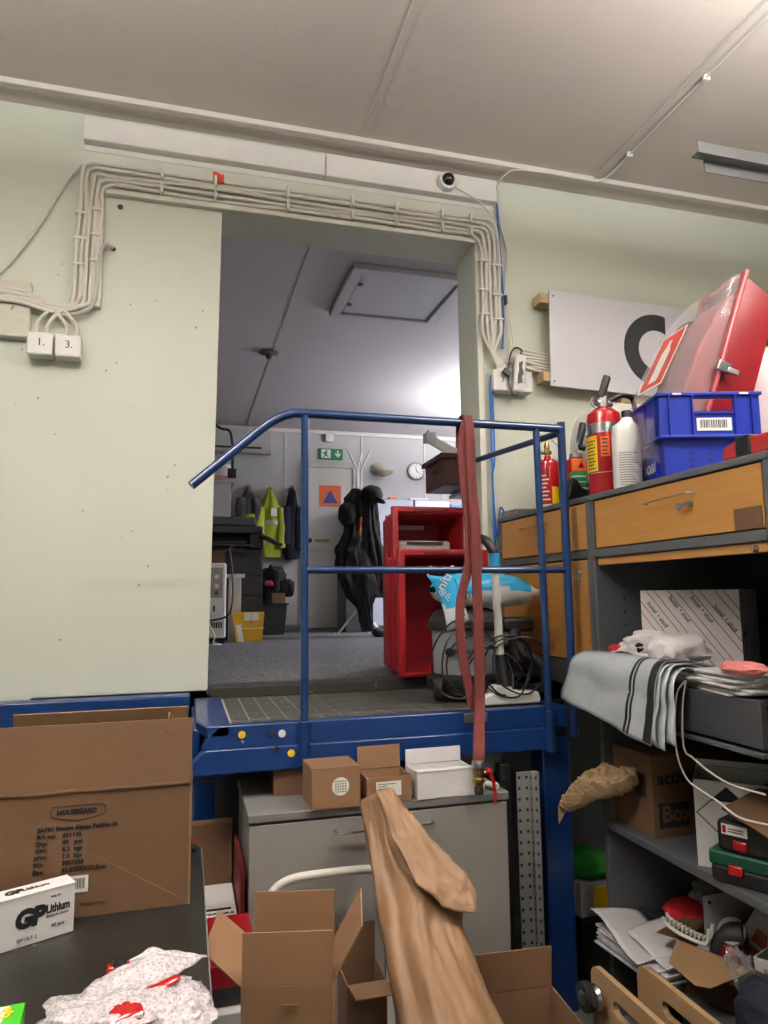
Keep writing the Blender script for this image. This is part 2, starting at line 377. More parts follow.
lamp('tube lamp above the left of the hall', -0.7, 1.05, 3.36, 3.74, 'x', 1.5, EM)
lamp('tube lamp above the right of the hall', 2.1, 0.95, 3.36, 3.74, 'x', 1.5, EM)
lamp('tube lamp behind the viewer', 0.9, -1.9, 3.36, 3.74, 'x', 1.5, EM)
lamp('tube lamp in the middle of the office', 3.9, 6.6, 3.0, 3.65, 'x', 1.4, EO)
c = thing('steel_channel', 'grey folded steel channel hanging below the ceiling at the upper right', 'rail', (2.6, 2.36, 3.38))
zz = 3.40
GALV = mat('galvanised', '75777b', 0.45, 0.3, var=0.06, stretch=(1, 8, 1))
G().box(2.035, 3.6, 2.285, 2.291, 3.355, 3.405).box(2.035, 3.6, 2.291, 2.33, 3.355, 3.361).build('channel', GALV, c, smooth=False)
G().box(2.10, 3.6, 2.33, 2.335, 3.305, 3.361).build('lower_flange', GALV, c, smooth=False)
for x in (2.9, 3.3): G().cyl((x, 2.31, 3.36), (x, 2.31, 3.74), 0.005, 8).build('rod', STEEL, c)

# ---------------------------------------------------------------- things on the back wall
b = thing('painted_board', 'long white painted timber board across the wall above the doorway', 'board', (0.5, 3.2, 3.56))
G().box(-0.485, 0.62, 3.185, WY, 3.575, 3.685).build('plank', BEAMW, b, bevel=0.005)
G().box(0.623, 1.535, 3.180, WY, 3.570, 3.690).build('plank', BEAMW, b, bevel=0.005)
struct('trim_17', G().box(-0.485, 1.535, 3.226, WY, 3.545, 3.572), BEAMW, bevel=0.003)
c = thing('dome_camera', 'white dome security camera at the right end of the white board', 'camera', (1.25, 3.18, 3.63))
Fc = frame((1.25, 3.18, 3.63), X3, Z3)
G().lathe([(0.05, 0), (0.052, 0.012), (0.045, 0.03), (0.038, 0.034)], M=Fc).build('housing', WHITE, c)
G().lathe([(0.034, 0.032), (0.031, 0.046), (0.022, 0.058), (0.01, 0.064), (0.002, 0.066)], M=Fc).build('dome', mat('black_glass', '0c0d10', 0.08, coat=1), c)
G().tube([(1.28, 3.175, 3.62), (1.36, 3.172, 3.585), (1.44, 3.176, 3.55), (1.50, 3.2, 3.51), (1.56, 3.21, 3.46)], 0.0035, 6).build('camera_cable', CABLEW, c)
rt_ = thing('red_tape', 'small red-orange scrap of tape above the cables over the doorway', 'tape', (0.11, 3.22, 3.47))
G().surf(lambda u, v: Vector((0.085 + u * 0.05, 3.190 - 0.012 * v, 3.463 + v * 0.04 - u * 0.006 + 0.004 * math.sin(6 * u))), 4, 3).build('tape_strip', mat('red_tape_paint', 'd9482a', 0.6), rt_, solid=0.001)

cb = thing('cable_bundle', 'bundle of beige cables clipped up, over and down around the doorway', 'cables', (0.5, 3.2, 3.4))
NC = 5
for k in range(NC):
    z = 3.475 - 0.024 * k; xl = -0.495 + 0.022 * k; xr = 1.535 - 0.024 * k; y = 3.190 if z < 3.372 else 3.205
    y2 = 3.19
    j = 0.004 * math.sin(k * 2.1)
    pts = [(-0.95, 3.178, 2.83 - 0.014 * k), (-0.72, 3.178, 2.83 - 0.013 * k + j), (-0.58, 3.19, 2.80 - 0.01 * k), (xl - 0.02, 3.195, 2.79 + 0.004 * k), (xl, 3.195, 2.87), (xl + j, 3.195, 3.05),
           (xl + 0.01, 3.195, 3.25), (xl + 0.012, 3.195, z - 0.05), (xl + 0.035, 3.195, z - 0.01), (xl + 0.12, y, z + j), (0.1, y, z - j), (0.5, y, z), (0.9, y, z + j), (1.25, y, z),
           (xr - 0.09, y, z), (xr - 0.025, y2, z - 0.02), (xr, y2, z - 0.09), (xr + j, y2, 3.2), (xr, y2, 3.0), (xr - j, y2, 2.86), (1.50 - 0.006 * k, y2, 2.75), (1.56 - 0.01 * k, y2, 2.68), (1.60 - 0.025 * k, 3.17, 2.645)]
    pts = [(p_[0] + 0.004 * math.sin(3.1 * i_ + 2 * k), p_[1] + 0.002 * math.sin(i_ + k), p_[2] + 0.0035 * math.sin(2.3 * i_ + 1.7 * k)) for i_, p_ in enumerate(pts)]
    G().tube(pts, 0.0095, 8, seg=5).build('cable', CABLEW, cb)
for x in (-0.15, 0.09, 0.43, 0.75, 0.98, 1.22, 1.38):
    for z0_, z1_ in ((3.366, 3.412), (3.436, 3.487)): G().box(x, x + 0.014, 3.176, WY - 0.001, z0_, z1_).build('clip', WHITE, cb, bevel=0.003)
for z in (2.98, 3.1, 3.22):
    for xa, xb in ((-0.505, -0.457), (-0.44, -0.395)): G().box(xa, xb, 3.182, WY - 0.001, z + (xa + .5) * .4, z + 0.012 + (xa + .5) * .4).build('clip', WHITE, cb, bevel=0.003)
for z in (2.95, 3.08, 3.24):
    for xa, xb in ((1.425, 1.475), (1.49, 1.55)): G().box(xa, xb, 3.176, WY - 0.001, z - (xa - 1.4) * .3, z + 0.012 - (xa - 1.4) * .3).build('clip', WHITE, cb, bevel=0.003)
lc = thing('loose_cable', 'thin white cable running slanted from the corner of the cable bundle down left', 'cable', (-0.6, 3.2, 3.1))
G().tube([(-0.49, 3.20, 3.455), (-0.55, 3.21, 3.37), (-0.63, 3.215, 3.20), (-0.72, 3.215, 3.03), (-0.82, 3.215, 2.9), (-1.0, 3.21, 2.82)], 0.006, 6).build('cable_run', CABLEW, lc)
lc = thing('stub_cable', 'short grey-white cable bending out of the wall hole left of the doorway', 'cable', (-0.36, 3.2, 3.0))
G().tube([(-0.345, 3.215, 3.09), (-0.38, 3.19, 3.085), (-0.40, 3.188, 3.0), (-0.405, 3.19, 2.88), (-0.42, 3.19, 2.80), (-0.47, 3.19, 2.76), (-0.55, 3.195, 2.745)], 0.009, 8).build('cable_run', mat('grey_cable', 'b3b0a9', 0.5), lc)
wbk = thing('wall_block', 'cracked white painted wooden block on the wall at the left edge', 'block', (-0.8, 3.2, 2.75))
G().box(-1.3, -0.665, 3.188, WY, 2.63, 2.88).build('block_face', mat('old_paint', 'cfccbf', 0.55, var=0.06, vs=14, bump=0.4, bs=50, stretch=(1, 1, 6), spots=('8f8a7b', 22, 0.7)), wbk, bevel=0.006)
for i, (x, t_, lb) in enumerate([(-0.615, '1.', 'small white junction box marked 1 by hand, left of the pair'), (-0.505, '3.', 'small white junction box marked 3 by hand, right of the pair')]):
    z0 = 2.60 - 0.002 * i
    o = thing('junction_box', lb, 'junction box', (x, 3.2, z0), group='junction boxes left of the doorway')
    G().box(x - 0.049, x + 0.049, 3.165, WY, z0 - 0.05, z0 + 0.045).build('box_body', WHITE, o, bevel=0.006)
    G().box(x - 0.051, x + 0.051, 3.150, 3.166, z0 - 0.052, z0 + 0.047).build('box_lid', WHITE, o, bevel=0.006)
    txt(t_, 0.046, FW(x - 0.012, 3.150, z0 - 0.012), INK, o, 'number')
    for q in (-0.02, 0.022):
        G().tube([(x + q, 3.19, z0 + 0.04), (x + q + 0.004, 3.185, z0 + 0.10), (x + q + 0.05 * (1 if i == 0 else -1), 3.19, z0 + 0.17)], 0.0085, 8).build('cable_entry', CABLEW, o)
# right junction cluster
o = thing('junction_strip', 'white junction box marked 2 on the wall right of the doorway', 'junction box', (1.58, 3.2, 2.6))
G().box(1.475, 1.695, 3.165, WY, 2.545, 2.655).build('box_body', WHITE, o, bevel=0.005)
G().box(1.583, 1.587, 3.162, 3.168, 2.545, 2.655).build('seam', GREYT, o)
txt('3', 0.04, FW(1.515, 3.1645, 2.59), INK, o, 'number'); txt('2', 0.04, FW(1.635, 3.1645, 2.59), INK, o, 'number')
o = thing('power_adapter', 'white power strip with black sockets hanging by the right junction box', 'power strip', (1.6, 3.15, 2.6), local=True)
o.matrix_basis = Matrix.Translation((1.605, 3.135, 2.63)) @ Matrix.Rotation(R(6), 4, 'Y'); ROOTS[o.name] = (True, o.matrix_basis.copy())
G().box(-0.03, 0.03, -0.015, 0.015, -0.1, 0.1).build('strip_body', WHITE, o, bevel=0.012, seg=3)
G().prism([(-0.012, -0.06), (0.014, -0.05), (0.008, -0.02), (0.016, 0.0), (0.006, 0.03), (0.008, 0.062), (-0.012, 0.05), (-0.008, 0.01), (-0.014, -0.02)], frame((0, -0.0155, 0), X3, Z3), 0.003).build('socket_face', BLACK, o)
G().tube([(0.0, 0, 0.1), (0.01, 0.01, 0.13), (-0.02, 0.02, 0.14), (-0.045, 0.02, 0.1), (-0.05, 0.02, 0.0), (-0.04, 0.01, -0.09), (-0.01, 0, -0.12), (0.0, 0, -0.1)], 0.004, 6).build('power_cord', BLACK, o)
G().box(-0.075, -0.03, 0.0, 0.02, -0.05, -0.02, Matrix.Rotation(R(30), 4, 'Y')).build('plug', BLACK, o, bevel=0.004)
o = thing('cable_tangle', 'tangle of beige cables running right from the junction box to behind the sign', 'cables', (1.7, 3.2, 2.7))
for k in range(7):
    rr = random.Random(k); z = 2.67 + 0.016 * k
    G().tube([(1.50 + 0.02 * k, 3.185, 2.65), (1.55 + 0.012 * k, 3.175, 2.70 + 0.012 * k), (1.63, 3.17 + 0.004 * k, z + rr.uniform(-.01, .02)), (1.72, 3.18, z), (1.9, 3.195, z - 0.01)], 0.007, 7).build('cable', CABLEW, o)
o = thing('blue_cable', 'blue network cable running down the wall right of the doorway', 'cable', (1.56, 3.2, 2.5))
G().tube([(1.555, 3.215, 3.68), (1.55, 3.21, 3.55), (1.553, 3.21, 3.4), (1.565, 3.21, 3.1), (1.562, 3.21, 2.9), (1.55, 3.205, 2.78)], 0.006, 7).build('cable_run', CABLEB, o)
G().tube([(1.49, 3.2, 2.66), (1.475, 3.195, 2.6), (1.473, 3.2, 2.4), (1.47, 3.2, 2.0), (1.475, 3.2, 1.7), (1.47, 3.2, 1.3), (1.465, 3.2, 1.13)], 0.006, 7).build('cable_run', CABLEB, o)
G().tube([(1.50, 3.2, 2.66), (1.487, 3.2, 2.55), (1.485, 3.2, 2.2), (1.47, 3.2, 2.1), (1.485, 3.2, 1.8), (1.50, 3.18, 1.95), (1.53, 3.16, 1.85), (1.51, 3.16, 1.75), (1.48, 3.18, 1.72)], 0.005, 7).build('cable_run', CABLEB, o)
G().box(1.57, 1.585, 3.195, 3.215, 3.02, 3.07).build('ferrite', BLACK, o, bevel=0.003)
o = thing('white_wall_cable', 'thin white cable from the ceiling edge down beside the blue cable', 'cable', (1.57, 3.2, 3.2))
G().tube([(2.07, 3.07, 3.70), (1.95, 3.075, 3.705), (1.75, 3.08, 3.708), (1.60, 3.085, 3.70), (1.56, 3.12, 3.69), (1.545, 3.19, 3.66), (1.56, 3.215, 3.5), (1.60, 3.215, 3.3), (1.575, 3.2, 3.1), (1.60, 3.2, 2.9), (1.605, 3.18, 2.76)], 0.0045, 6).build('cable_run', CABLEW, o)
o = thing('ceiling_cable', 'white cable clipped along the ceiling batten toward the upper right', 'cable', (2.1, 2, 3.7))
G().tube([(2.07, 3.08, 3.705), (2.12, 3.0, 3.722), (2.115, 2.5, 3.724), (2.12, 1.5, 3.724), (2.12, 0.2, 3.724)], 0.005, 6).build('cable_run', CABLEW, o)
for y in (2.85, 2.3, 1.8): G().box(2.105, 2.135, y, y + 0.012, 3.715, 3.739).build('clip', WHITE, o)
# sign
o = thing('letter_sign', 'white sign board with large black letters on the wall at the right', 'sign', local=True, M=Matrix.Translation((1.795, 3.14, 3.095)) @ Matrix.Rotation(R(1.5), 4, 'Y'))
G().box(0, 2.4, -0.005, 0.005, -0.515, 0).build('board', mat('sign_board', 'cfcdd6', 0.25, var=0.01, coat=0.2), o, bevel=0.001)
for x, z in ((-0.05, -0.07), (-0.035, -0.49), (1.8, -0.07), (1.8, -0.49)): G().box(x, x + 0.4, 0.006, 0.085, z, z + 0.055).build('batten', TIMBER, o, bevel=0.003)
def letter_arc(cx, cz, ro, ri, a0, a1, clip, name, hz=1.0):
    g = G(); n = 40; P = []
    for i in range(n + 1):
        a = R(a0 + (a1 - a0) * i / n); P.append((min(cx + ro * math.cos(a), clip), cz + ro * hz * math.sin(a)))
    for i in range(n, -1, -1):
        a = R(a0 + (a1 - a0) * i / n); P.append((min(cx + ri * math.cos(a), clip), cz + ri * hz * math.sin(a)))
    m_ = len(P) // 2; V = [Vector((x, y, z)) for y in (-0.0055, -0.007) for x, z in P]; N = len(P); F_ = []
    for i in range(n):
        for q in (0, N): F_.append((q + i, q + i + 1, q + N - 2 - i, q + N - 1 - i))
    F_ += [(i, (i + 1) % N, N + (i + 1) % N, N + i) for i in range(N)]
    g.vf(V, F_); return g.build(name, INK, o, smooth=False)
letter_arc(0.640, -0.258, 0.202, 0.112, 55, 305, 0.700, 'lettering')
letter_arc(0.925, -0.258, 0.202, 0.112, 0, 360, 9, 'lettering')
letter_arc(1.37, -0.258, 0.202, 0.112, 0, 360, 9, 'lettering')
for x, z in ((0.02, -0.03), (0.02, -0.49)): G().cyl((x, -0.0055, z), (x, -0.008, z), 0.006, 10).build('screw', GREYT, o)
o = thing('wall_shelf_board', 'dark wooden rail on the wall under the letter sign', 'rail', (2.2, 3.2, 2.5))
G().box(2.22, 3.6, 3.17, WY, 2.53, 2.60).build('rail_board', TIMBER, o, bevel=0.003)

# ---------------------------------------------------------------- blue loading platform with its railing
p = thing('loading_platform', 'blue steel loading platform with tubular railing in front of the doorway', 'platform', (0.7, 2.8, 1.0))
PY = 2.45
fr = frame((0, PY, 0), X3, Z3)
G().prism([(0.060, 1.022), (0.078, 1.06), (0.118, 1.098), (1.405, 1.098), (1.405, 1.022)], frame((0, PY + 0.05, 0), X3, Z3), 0.05).build('front_beam_upper', BLUE, p, bevel=0.004)
G().prism([(0.032, 0.985), (0.075, 1.024), (1.345, 1.024), (1.345, 0.945), (0.032, 0.945)], frame((0, PY + 0.05, 0), X3, Z3), 0.062).build('front_beam_lower', BLUE, p, bevel=0.004)
G().prism([(0.075, PY), (0.155, PY), (0.155, 3.15), (0.045, 3.15), (0.045, PY + 0.14)], Matrix.Translation((0, 0, 1.06)), 0.039).box(0.035, 0.06, PY + 0.12, 3.13, 0.95, 1.07).build('side_beam', BLUE, p, bevel=0.006)
G().box(1.36, 1.405, PY + 0.05, 3.13, 0.98, 1.098).build('side_beam', BLUE, p, bevel=0.006)
G().box(0.155, 1.36, PY + 0.05, 3.20, 1.06, 1.084).build('deck', MATB, p, smooth=False)
G().box(1.312, 1.425, PY + 0.03, PY + 0.13, 0.0, 0.985).build('support_leg', BLUE, p, bevel=0.005)
G().box(0.05, 0.13, 2.95, 3.05, 0.0, 1.06).build('support_leg', BLUE, p, bevel=0.005)
G().box(1.285, 1.36, 2.98, 3.05, 0.0, 1.06).build('support_leg', BLUE, p, bevel=0.005)
G().box(0.0, 0.16, 2.70, 2.74, 0.86, 0.96).build('bracket', BLUE, p, bevel=0.004)
# matting tiles
base = None; nx, ny = 18, 5; x0, x1, y0, y1 = 0.165, 1.355, PY + 0.06, 3.19
dx = (x1 - x0) / nx; dy = (y1 - y0) / ny
for i in range(nx):
    for j in range(ny):
        if base is None:
            g = G(); g.box(-dx / 2 + 0.0025, dx / 2 - 0.0025, -dy / 2 + 0.006, dy / 2 - 0.006, 0, 0.003)
            base = g.build('mat_tile', MATT, None, smooth=False); t = base
        else: t = base.copy(); COL.objects.link(t)
        t.parent = p
        t.location = (x0 + dx * (i + .5) - 0.7, y0 + dy * (j + .5) - 2.8, 0.084)
for o_ in bpy.data.objects:
    if o_.name.startswith('mat_tile'): o_.location.z = 1.084 - 1.0
RR_ = 0.0155; TZ = 2.172; RY = PY - 0.005
G().tube([(0.012, RY - 0.02, 1.895), (0.19, RY, 2.058), (0.235, RY, 2.098), (0.27, RY, 2.127), (0.305, RY, 2.150), (0.345, RY, 2.166), (0.40, RY, TZ), (0.8, RY, TZ), (1.38, RY, TZ), (1.413, RY, TZ - 0.003), (1.425, RY, TZ - 0.02), (1.427, RY, 2.10), (1.43, RY, 0.985)], RR_ * 1.05, 14, seg=6).build('top_rail', BLUEL, p)
G().cyl((0.40, RY, 1.02), (0.40, RY, 2.17), 0.0137, 14).build('post', BLUEL, p)
G().cyl((1.327, RY, 0.97), (1.316, RY, 2.165), 0.0135, 14).build('post', BLUEL, p)
G().cyl((0.40, RY, 1.612), (1.43, RY, 1.612), 0.0128, 14).build('middle_rail', BLUEL, p)
G().cyl((1.425, RY, TZ - 0.015), (1.37, 3.21, TZ + 0.01), 0.0135, 12).build('side_rail', BLUEL, p)
G().cyl((0.40, RY, 0.955), (0.40, RY, 1.10), 0.021, 14).build('post_socket', BLUE, p, bevel=0.003)
G().cyl((1.327, RY, 0.935), (1.327, RY, 1.085), 0.02, 14).build('post_socket', BLUE, p, bevel=0.003)
for x, z, m_, r in ((0.192, 1.066, YEL, 0.0125), (0.292, 1.066, CHAR, 0.011), (0.325, 1.062, WHITE, 0.0125), (0.305, 1.015, CHAR, 0.011), (0.355, 0.998, YEL, 0.0125)):
    yy = PY - 0.0005 if z > 1.024 else PY - 0.0125
    G().cyl((x, yy, z), (x, yy - 0.004, z), r, 18).cyl((x, yy - 0.004, z), (x, yy - 0.0055, z), r * 0.35, 8).build('bolt_cap', m_, p, bevel=0.001)

# ---------------------------------------------------------------- red flat hose over the railing
h = thing('red_hose', 'flat red hose looped over the railing and ending in a brass coupling with a tap', 'hose', (1.05, 2.4, 1.5))
def ribbon(pts, w, th, m, parent, name, seed=0, tw=0.12):
    P = [Vector(q) for q in pts]; Q = []; E = [2 * P[0] - P[1]] + P + [2 * P[-1] - P[-2]]
    for i in range(1, len(E) - 2):
        a, b_, c_, d_ = E[i - 1:i + 3]
        for k in range(8):
            t = k / 8; Q.append(0.5 * ((2 * b_) + (c_ - a) * t + (2 * a - 5 * b_ + 4 * c_ - d_) * t * t + (3 * b_ - a - 3 * c_ + d_) * t ** 3))
    Q.append(P[-1]); g = G(); rows = []
    for i, q in enumerate(Q):
        d_ = (Q[min(i + 1, len(Q) - 1)] - Q[max(i - 1, 0)]).normalized(); a = Vector((1, 0, 0)); a = (a - d_ * a.dot(d_)).normalized(); n_ = a.cross(d_)
        tt = tw * noise.noise(Vector((seed, i * 0.13, 0))); a2 = a * math.cos(tt) + n_ * math.sin(tt); n2 = a2.cross(d_)
        bl = 0.4 * noise.noise(Vector((i * 0.21, seed, 3))); hw = w / 2 * (1 + 0.12 * bl); ht = th / 2 * (1 + bl)
        rows.append([g.bm.verts.new(q + a2 * hw * cx_ + n2 * ht * cy_) for cx_, cy_ in ((-1, 0), (-.8, .8), (-.2, 1), (.3, .75), (.8, .9), (1, 0), (.8, -.9), (0, -1), (-.8, -.9))])
    for u, v in zip(rows, rows[1:]):
        for k in range(9): g.bm.faces.new((u[k], u[(k + 1) % 9], v[(k + 1) % 9], v[k]))
    g.bm.faces.new(rows[0][::-1]); g.bm.faces.new(rows[-1])
    return g.build(name, m, parent)
ribbon([(1.008, RY + 0.03, 2.08), (1.010, RY + 0.024, 2.17), (1.015, RY, 2.196), (1.02, RY - 0.026, 2.17), (1.022, RY - 0.034, 2.0), (1.026, RY - 0.030, 1.9), (1.031, RY - 0.036, 1.8), (1.033, RY - 0.034, 1.6), (1.036, RY - 0.033, 1.3), (1.024, RY - 0.05, 1.12), (0.99, RY - 0.12, 1.03), (0.962, RY - 0.18, 0.99), (0.953, RY - 0.192, 0.965), (0.952, RY - 0.193, 0.95)], 0.041, 0.011, REDH, h, 'hose_front', 1)
ribbon([(1.02, RY - 0.022, 2.19), (0.992, RY - 0.024, 2.1), (0.995, RY - 0.024, 1.95), (1.01, RY - 0.022, 1.8), (1.012, RY - 0.022, 1.68), (1.0, RY - 0.022, 1.60), (0.972, RY - 0.022, 1.50), (0.968, RY - 0.022, 1.38), (0.98, RY - 0.022, 1.27), (1.0, RY - 0.022, 1.17), (1.005, RY - 0.030, 1.11)], 0.036, 0.009, REDH, h, 'hose_back', 5)
cx_, cy_ = 0.952, RY - 0.194; k9 = 0.9
G().lathe([(0.019, 0.972), (0.021, 0.967), (0.021, 0.952), (0.019, 0.947)], (cx_, cy_, 0), 20).build('hose_clamp', STEEL, h)
G().lathe([(0.016, 0.95), (0.016, 0.944), (0.020, 0.942), (0.020, 0.928), (0.017, 0.925), (0.017, 0.918), (0.0205, 0.915), (0.0205, 0.902), (0.016, 0.898), (0.016, 0.89)], (cx_, cy_, 0), 8).build('brass_coupling', BRASS, h)
G().lathe([(0.014, 0.893), (0.015, 0.885), (0.015, 0.868), (0.0125, 0.864)], (cx_, cy_, 0), 16).build('pipe_stub', CHAR, h)
G().cyl((cx_ + 0.014, cy_, 0.93), (cx_ + 0.034, cy_, 0.93), 0.008, 12).build('valve_stem', BRASS, h)
G().lathe([(0.010, -0.006), (0.012, 0), (0.010, 0.006)], (cx_ + 0.036, cy_ - 0.004, 0.935), 12).build('tap_knob', REDX, h)
G().tube([(cx_ + 0.030, cy_, 0.942), (cx_ + 0.040, cy_ - 0.004, 0.925), (cx_ + 0.050, cy_ - 0.008, 0.90), (cx_ + 0.054, cy_ - 0.010, 0.86), (cx_ + 0.050, cy_ - 0.012, 0.83)], 0.005, 8, rs=[0.008, 0.008, 0.0055, 0.005, 0.006]).build('tap_handle', REDX, h)
o = thing('white_pipe_elbow', 'small white plastic pipe piece on the grey cabinet top behind the red tap', 'pipe', (1.02, 2.33, 0.857))
G().cyl((1.02, 2.34, 0.869), (1.035, 2.30, 0.869), 0.011, 14).build('pipe_body', WHITE, o)
G().lathe([(0.0125, 0), (0.014, 0.002), (0.0125, 0.008), (0.008, 0.009), (0.007, 0.001)], M=frame((1.034, 2.303, 0.870), (1, 0.35, 0), Z3), n=20).build('pipe_collar', WHITE, o)
# bracket clip on the beam behind the hose
o = thing('beam_clip', 'small grey metal clip on the platform beam behind the red hose', 'clip', (1.03, 2.44, 1.08))
G().box(0.985, 1.075, PY - 0.006, PY - 0.0006, 1.058, 1.092).build('clip_plate', STEEL, o, bevel=0.004)

# ---------------------------------------------------------------- red bins
def bin_(name, label, x0, x1, yf, yb, z0, z1, lid=False):
    o = thing(name, label, 'bin', ((x0 + x1) / 2, yb, z0), group='red plastic bins in the doorway')
    t = 0.012; fx = 0.028
    # open side looks to -Y: four walls, a back, a rim flange
    g = G()
    def quad(a, b_): g.vf(a + b_, [(0, 1, 2, 3), (7, 6, 5, 4), (0, 4, 5, 1), (1, 5, 6, 2), (2, 6, 7, 3), (3, 7, 4, 0)])
    s = 0.03
    F_ = [(x0 + t, yf, z0 + t), (x1 - t, yf, z0 + t), (x1 - t, yf, z1 - t), (x0 + t, yf, z1 - t)]
    B_ = [(x0 + s, yb, z0 + s), (x1 - s, yb, z0 + s), (x1 - s, yb, z1 - s), (x0 + s, yb, z1 - s)]
    Fo = [(x0, yf, z0), (x1, yf, z0), (x1, yf, z1), (x0, yf, z1)]
    Bo = [(x0 + s - t, yb + t, z0 + s - t), (x1 - s + t, yb + t, z0 + s - t), (x1 - s + t, yb + t, z1 - s + t), (x0 + s - t, yb + t, z1 - s + t)]
    g.vf(F_ + B_ + Fo + Bo, [(0, 1, 5, 4), (1, 2, 6, 5), (2, 3, 7, 6), (3, 0, 4, 7), (4, 5, 6, 7), (8, 9, 13, 12), (9, 10, 14, 13), (10, 11, 15, 14), (11, 8, 12, 15), (12, 13, 14, 15), (0, 1, 9, 8), (1, 2, 10, 9), (2, 3, 11, 10), (3, 0, 8, 11)])
    g.build('bin_body', REDB, o, bevel=0.004)
    g = G()
    for a, b_, c_, d_ in ((x0 - fx, x0 + 0.006, z0 - 0.0, z1 + fx), (x1 - 0.006, x1 + fx, z0 - 0.0, z1 + fx), (x0, x1, z0, z0 + 0.022), (x0, x1, z1 - 0.004, z1 + fx)): g.box(a, b_, yf - 0.02, yf + 0.012, c_, d_)
    g.build('rim', REDB, o, bevel=0.006, seg=3)
    g = G()
    for q in (0.3, 0.6):
        for xx in (x0 - 0.002,): g.box(xx, xx + 0.02, yf + 0.01, yf + 0.12, z0 + (z1 - z0) * q, z0 + (z1 - z0) * q + 0.012)
    for yy in (yf + (yb - yf) * 0.35, yf + (yb - yf) * 0.6): g.box(x0 - 0.004, x0 + 0.02, yy, yy + 0.014, z0 + 0.02, z1)
    g.build('side_ribs', REDB, o, bevel=0.002)
    xm = (x0 + x1) / 2
    G().box(xm - 0.10, xm + 0.10, yf - 0.023, yf - 0.019, z1 + 0.004, z1 + 0.014).build('slot', mat('slot_dark', '4a060b', 0.6), o)
    return o
bin_('red_bin', 'red plastic bin lying on end at the threshold, open side out, nearest the vacuum', 0.985, 1.385, 3.17, 3.58, 1.145, 1.71)
o = bin_('red_bin', 'taller red plastic bin standing behind the first, its open top leaning back', 1.085, 1.47, 3.60, 3.92, 1.12, 1.97)
G().box(1.17, 1.34, 3.888, 3.893, 1.90, 1.925).build('handle_slot', mat('slot_light', 'c9c9d0', 0.6), o)
o = thing('clear_tub', 'clear plastic tub with a dark band inside the taller red bin', 'tub', (1.2, 3.7, 1.72))
G().box(1.11, 1.42, 3.66, 3.84, 1.735, 1.82).build('tub_body', mat('tub_plastic', 'b9a9a9', 0.2, var=0.05), o, bevel=0.02, seg=3)
G().box(1.16, 1.37, 3.652, 3.658, 1.795, 1.812).build('dark_band', CHAR, o)

# ---------------------------------------------------------------- vacuum cleaner
VX, VY, VZ = 1.155, 2.82, 1.094
v = thing('vacuum_cleaner', 'grey drum vacuum cleaner with black lid standing on the platform mat', 'vacuum cleaner', (VX, VY, VZ))
G().lathe([(0.135, 0.10), (0.14, 0.105), (0.148, 0.28), (0.15, 0.285), (0.148, 0.29)], (VX, VY, VZ), 40).build('drum', VACG, v)
G().lathe([(0.16, 0.28), (0.165, 0.29), (0.165, 0.315), (0.155, 0.322), (0.150, 0.34), (0.13, 0.36), (0.08, 0.372), (0.0, 0.374)], (VX, VY, VZ), 40).build('lid', CHAR, v)
G().lathe([(0.165, 0.035), (0.172, 0.045), (0.172, 0.085), (0.145, 0.10), (0.13, 0.102)], (VX, VY, VZ), 40).build('base', BLACK, v)
for a in (200, 340, 90):
    x, y = VX + 0.165 * math.cos(R(a)), VY + 0.165 * math.sin(R(a))
    if a == 90: G().cyl((x, y - .01, VZ + 0.025), (x, y + .01, VZ + 0.025), 0.025, 16).build('wheel', BLACKR, v)
    else:
        w_ = G().cyl((x - .015, y - 0.012, VZ + 0.048), (x + .015, y - 0.030, VZ + 0.048), 0.048, 22).build('wheel', BLACKR, v, bevel=0.004)
        G().cyl((x - 0.006, y - 0.028, VZ + 0.048), (x + .0, y - 0.034, VZ + 0.048), 0.014, 12).build('hub', STEEL, w_)
nm = frame((VX - 0.108, VY - 0.108, VZ + 0.19), (0.82, -0.57, 0), Z3)
txt('numatic', 0.036, nm, INK, v, bold=0.02); txt('NV-200', 0.022, frame((VX - 0.10, VY - 0.118, VZ + 0.165), (0.82, -0.57, 0), Z3), INK, v)
G().lathe([(0.015, 0), (0.018, 0.001), (0.012, 0.002)], M=frame((VX - 0.117, VY - 0.098, VZ + 0.195), (0.82, -0.57, 0), Z3), n=20).build('round_logo', INK, v)
G().box(VX + 0.12, VX + 0.26, VY - 0.12, VY + 0.02, VZ + 0.27, VZ + 0.33).build('motor_side', BLACK, v, bevel=0.015)
G().cyl((VX + 0.17, VY - 0.10, VZ + 0.28), (VX + 0.17, VY - 0.13, VZ + 0.15), 0.028, 16).build('hose_inlet', BLACK, v)
hp = [(VX + 0.17, VY - 0.12, VZ + 0.25), (VX + 0.185, VY - 0.15, VZ + 0.19), (VX + 0.22, VY - 0.18, VZ + 0.165), (VX + 0.258, VY - 0.19, VZ + 0.12), (VX + 0.262, VY - 0.17, VZ + 0.05), (VX + 0.235, VY - 0.05, VZ + 0.03), (VX + 0.22, VY + 0.1, VZ + 0.03)]
g = G(); g.tube(hp, 0.019, 12, seg=12)
vs = list(g.bm.verts)
for i in range(0, len(vs) // 12):
    if i % 2:
        c_ = sum((q.co for q in vs[i * 12:i * 12 + 12]), Vector()) / 12
        for q in vs[i * 12:i * 12 + 12]: q.co = c_ + (q.co - c_) * 1.22
g.build('hose', BLACKR, v, angle=80)
WT = Vector((1.180, 2.57, 1.625)); WBt = Vector((1.205, 2.60, 1.285))
G().cyl(WBt, WT, 0.0165, 16, 0.0155).build('wand', WHITE, v)
G().cyl(WT - Vector((0, 0, 0.02)), WT + (WT - WBt) * 0.17, 0.021, 16).build('wand_wrap', mat('blue_wrap', '2d93c6', 0.5, var=0.1, bump=0.3), v)
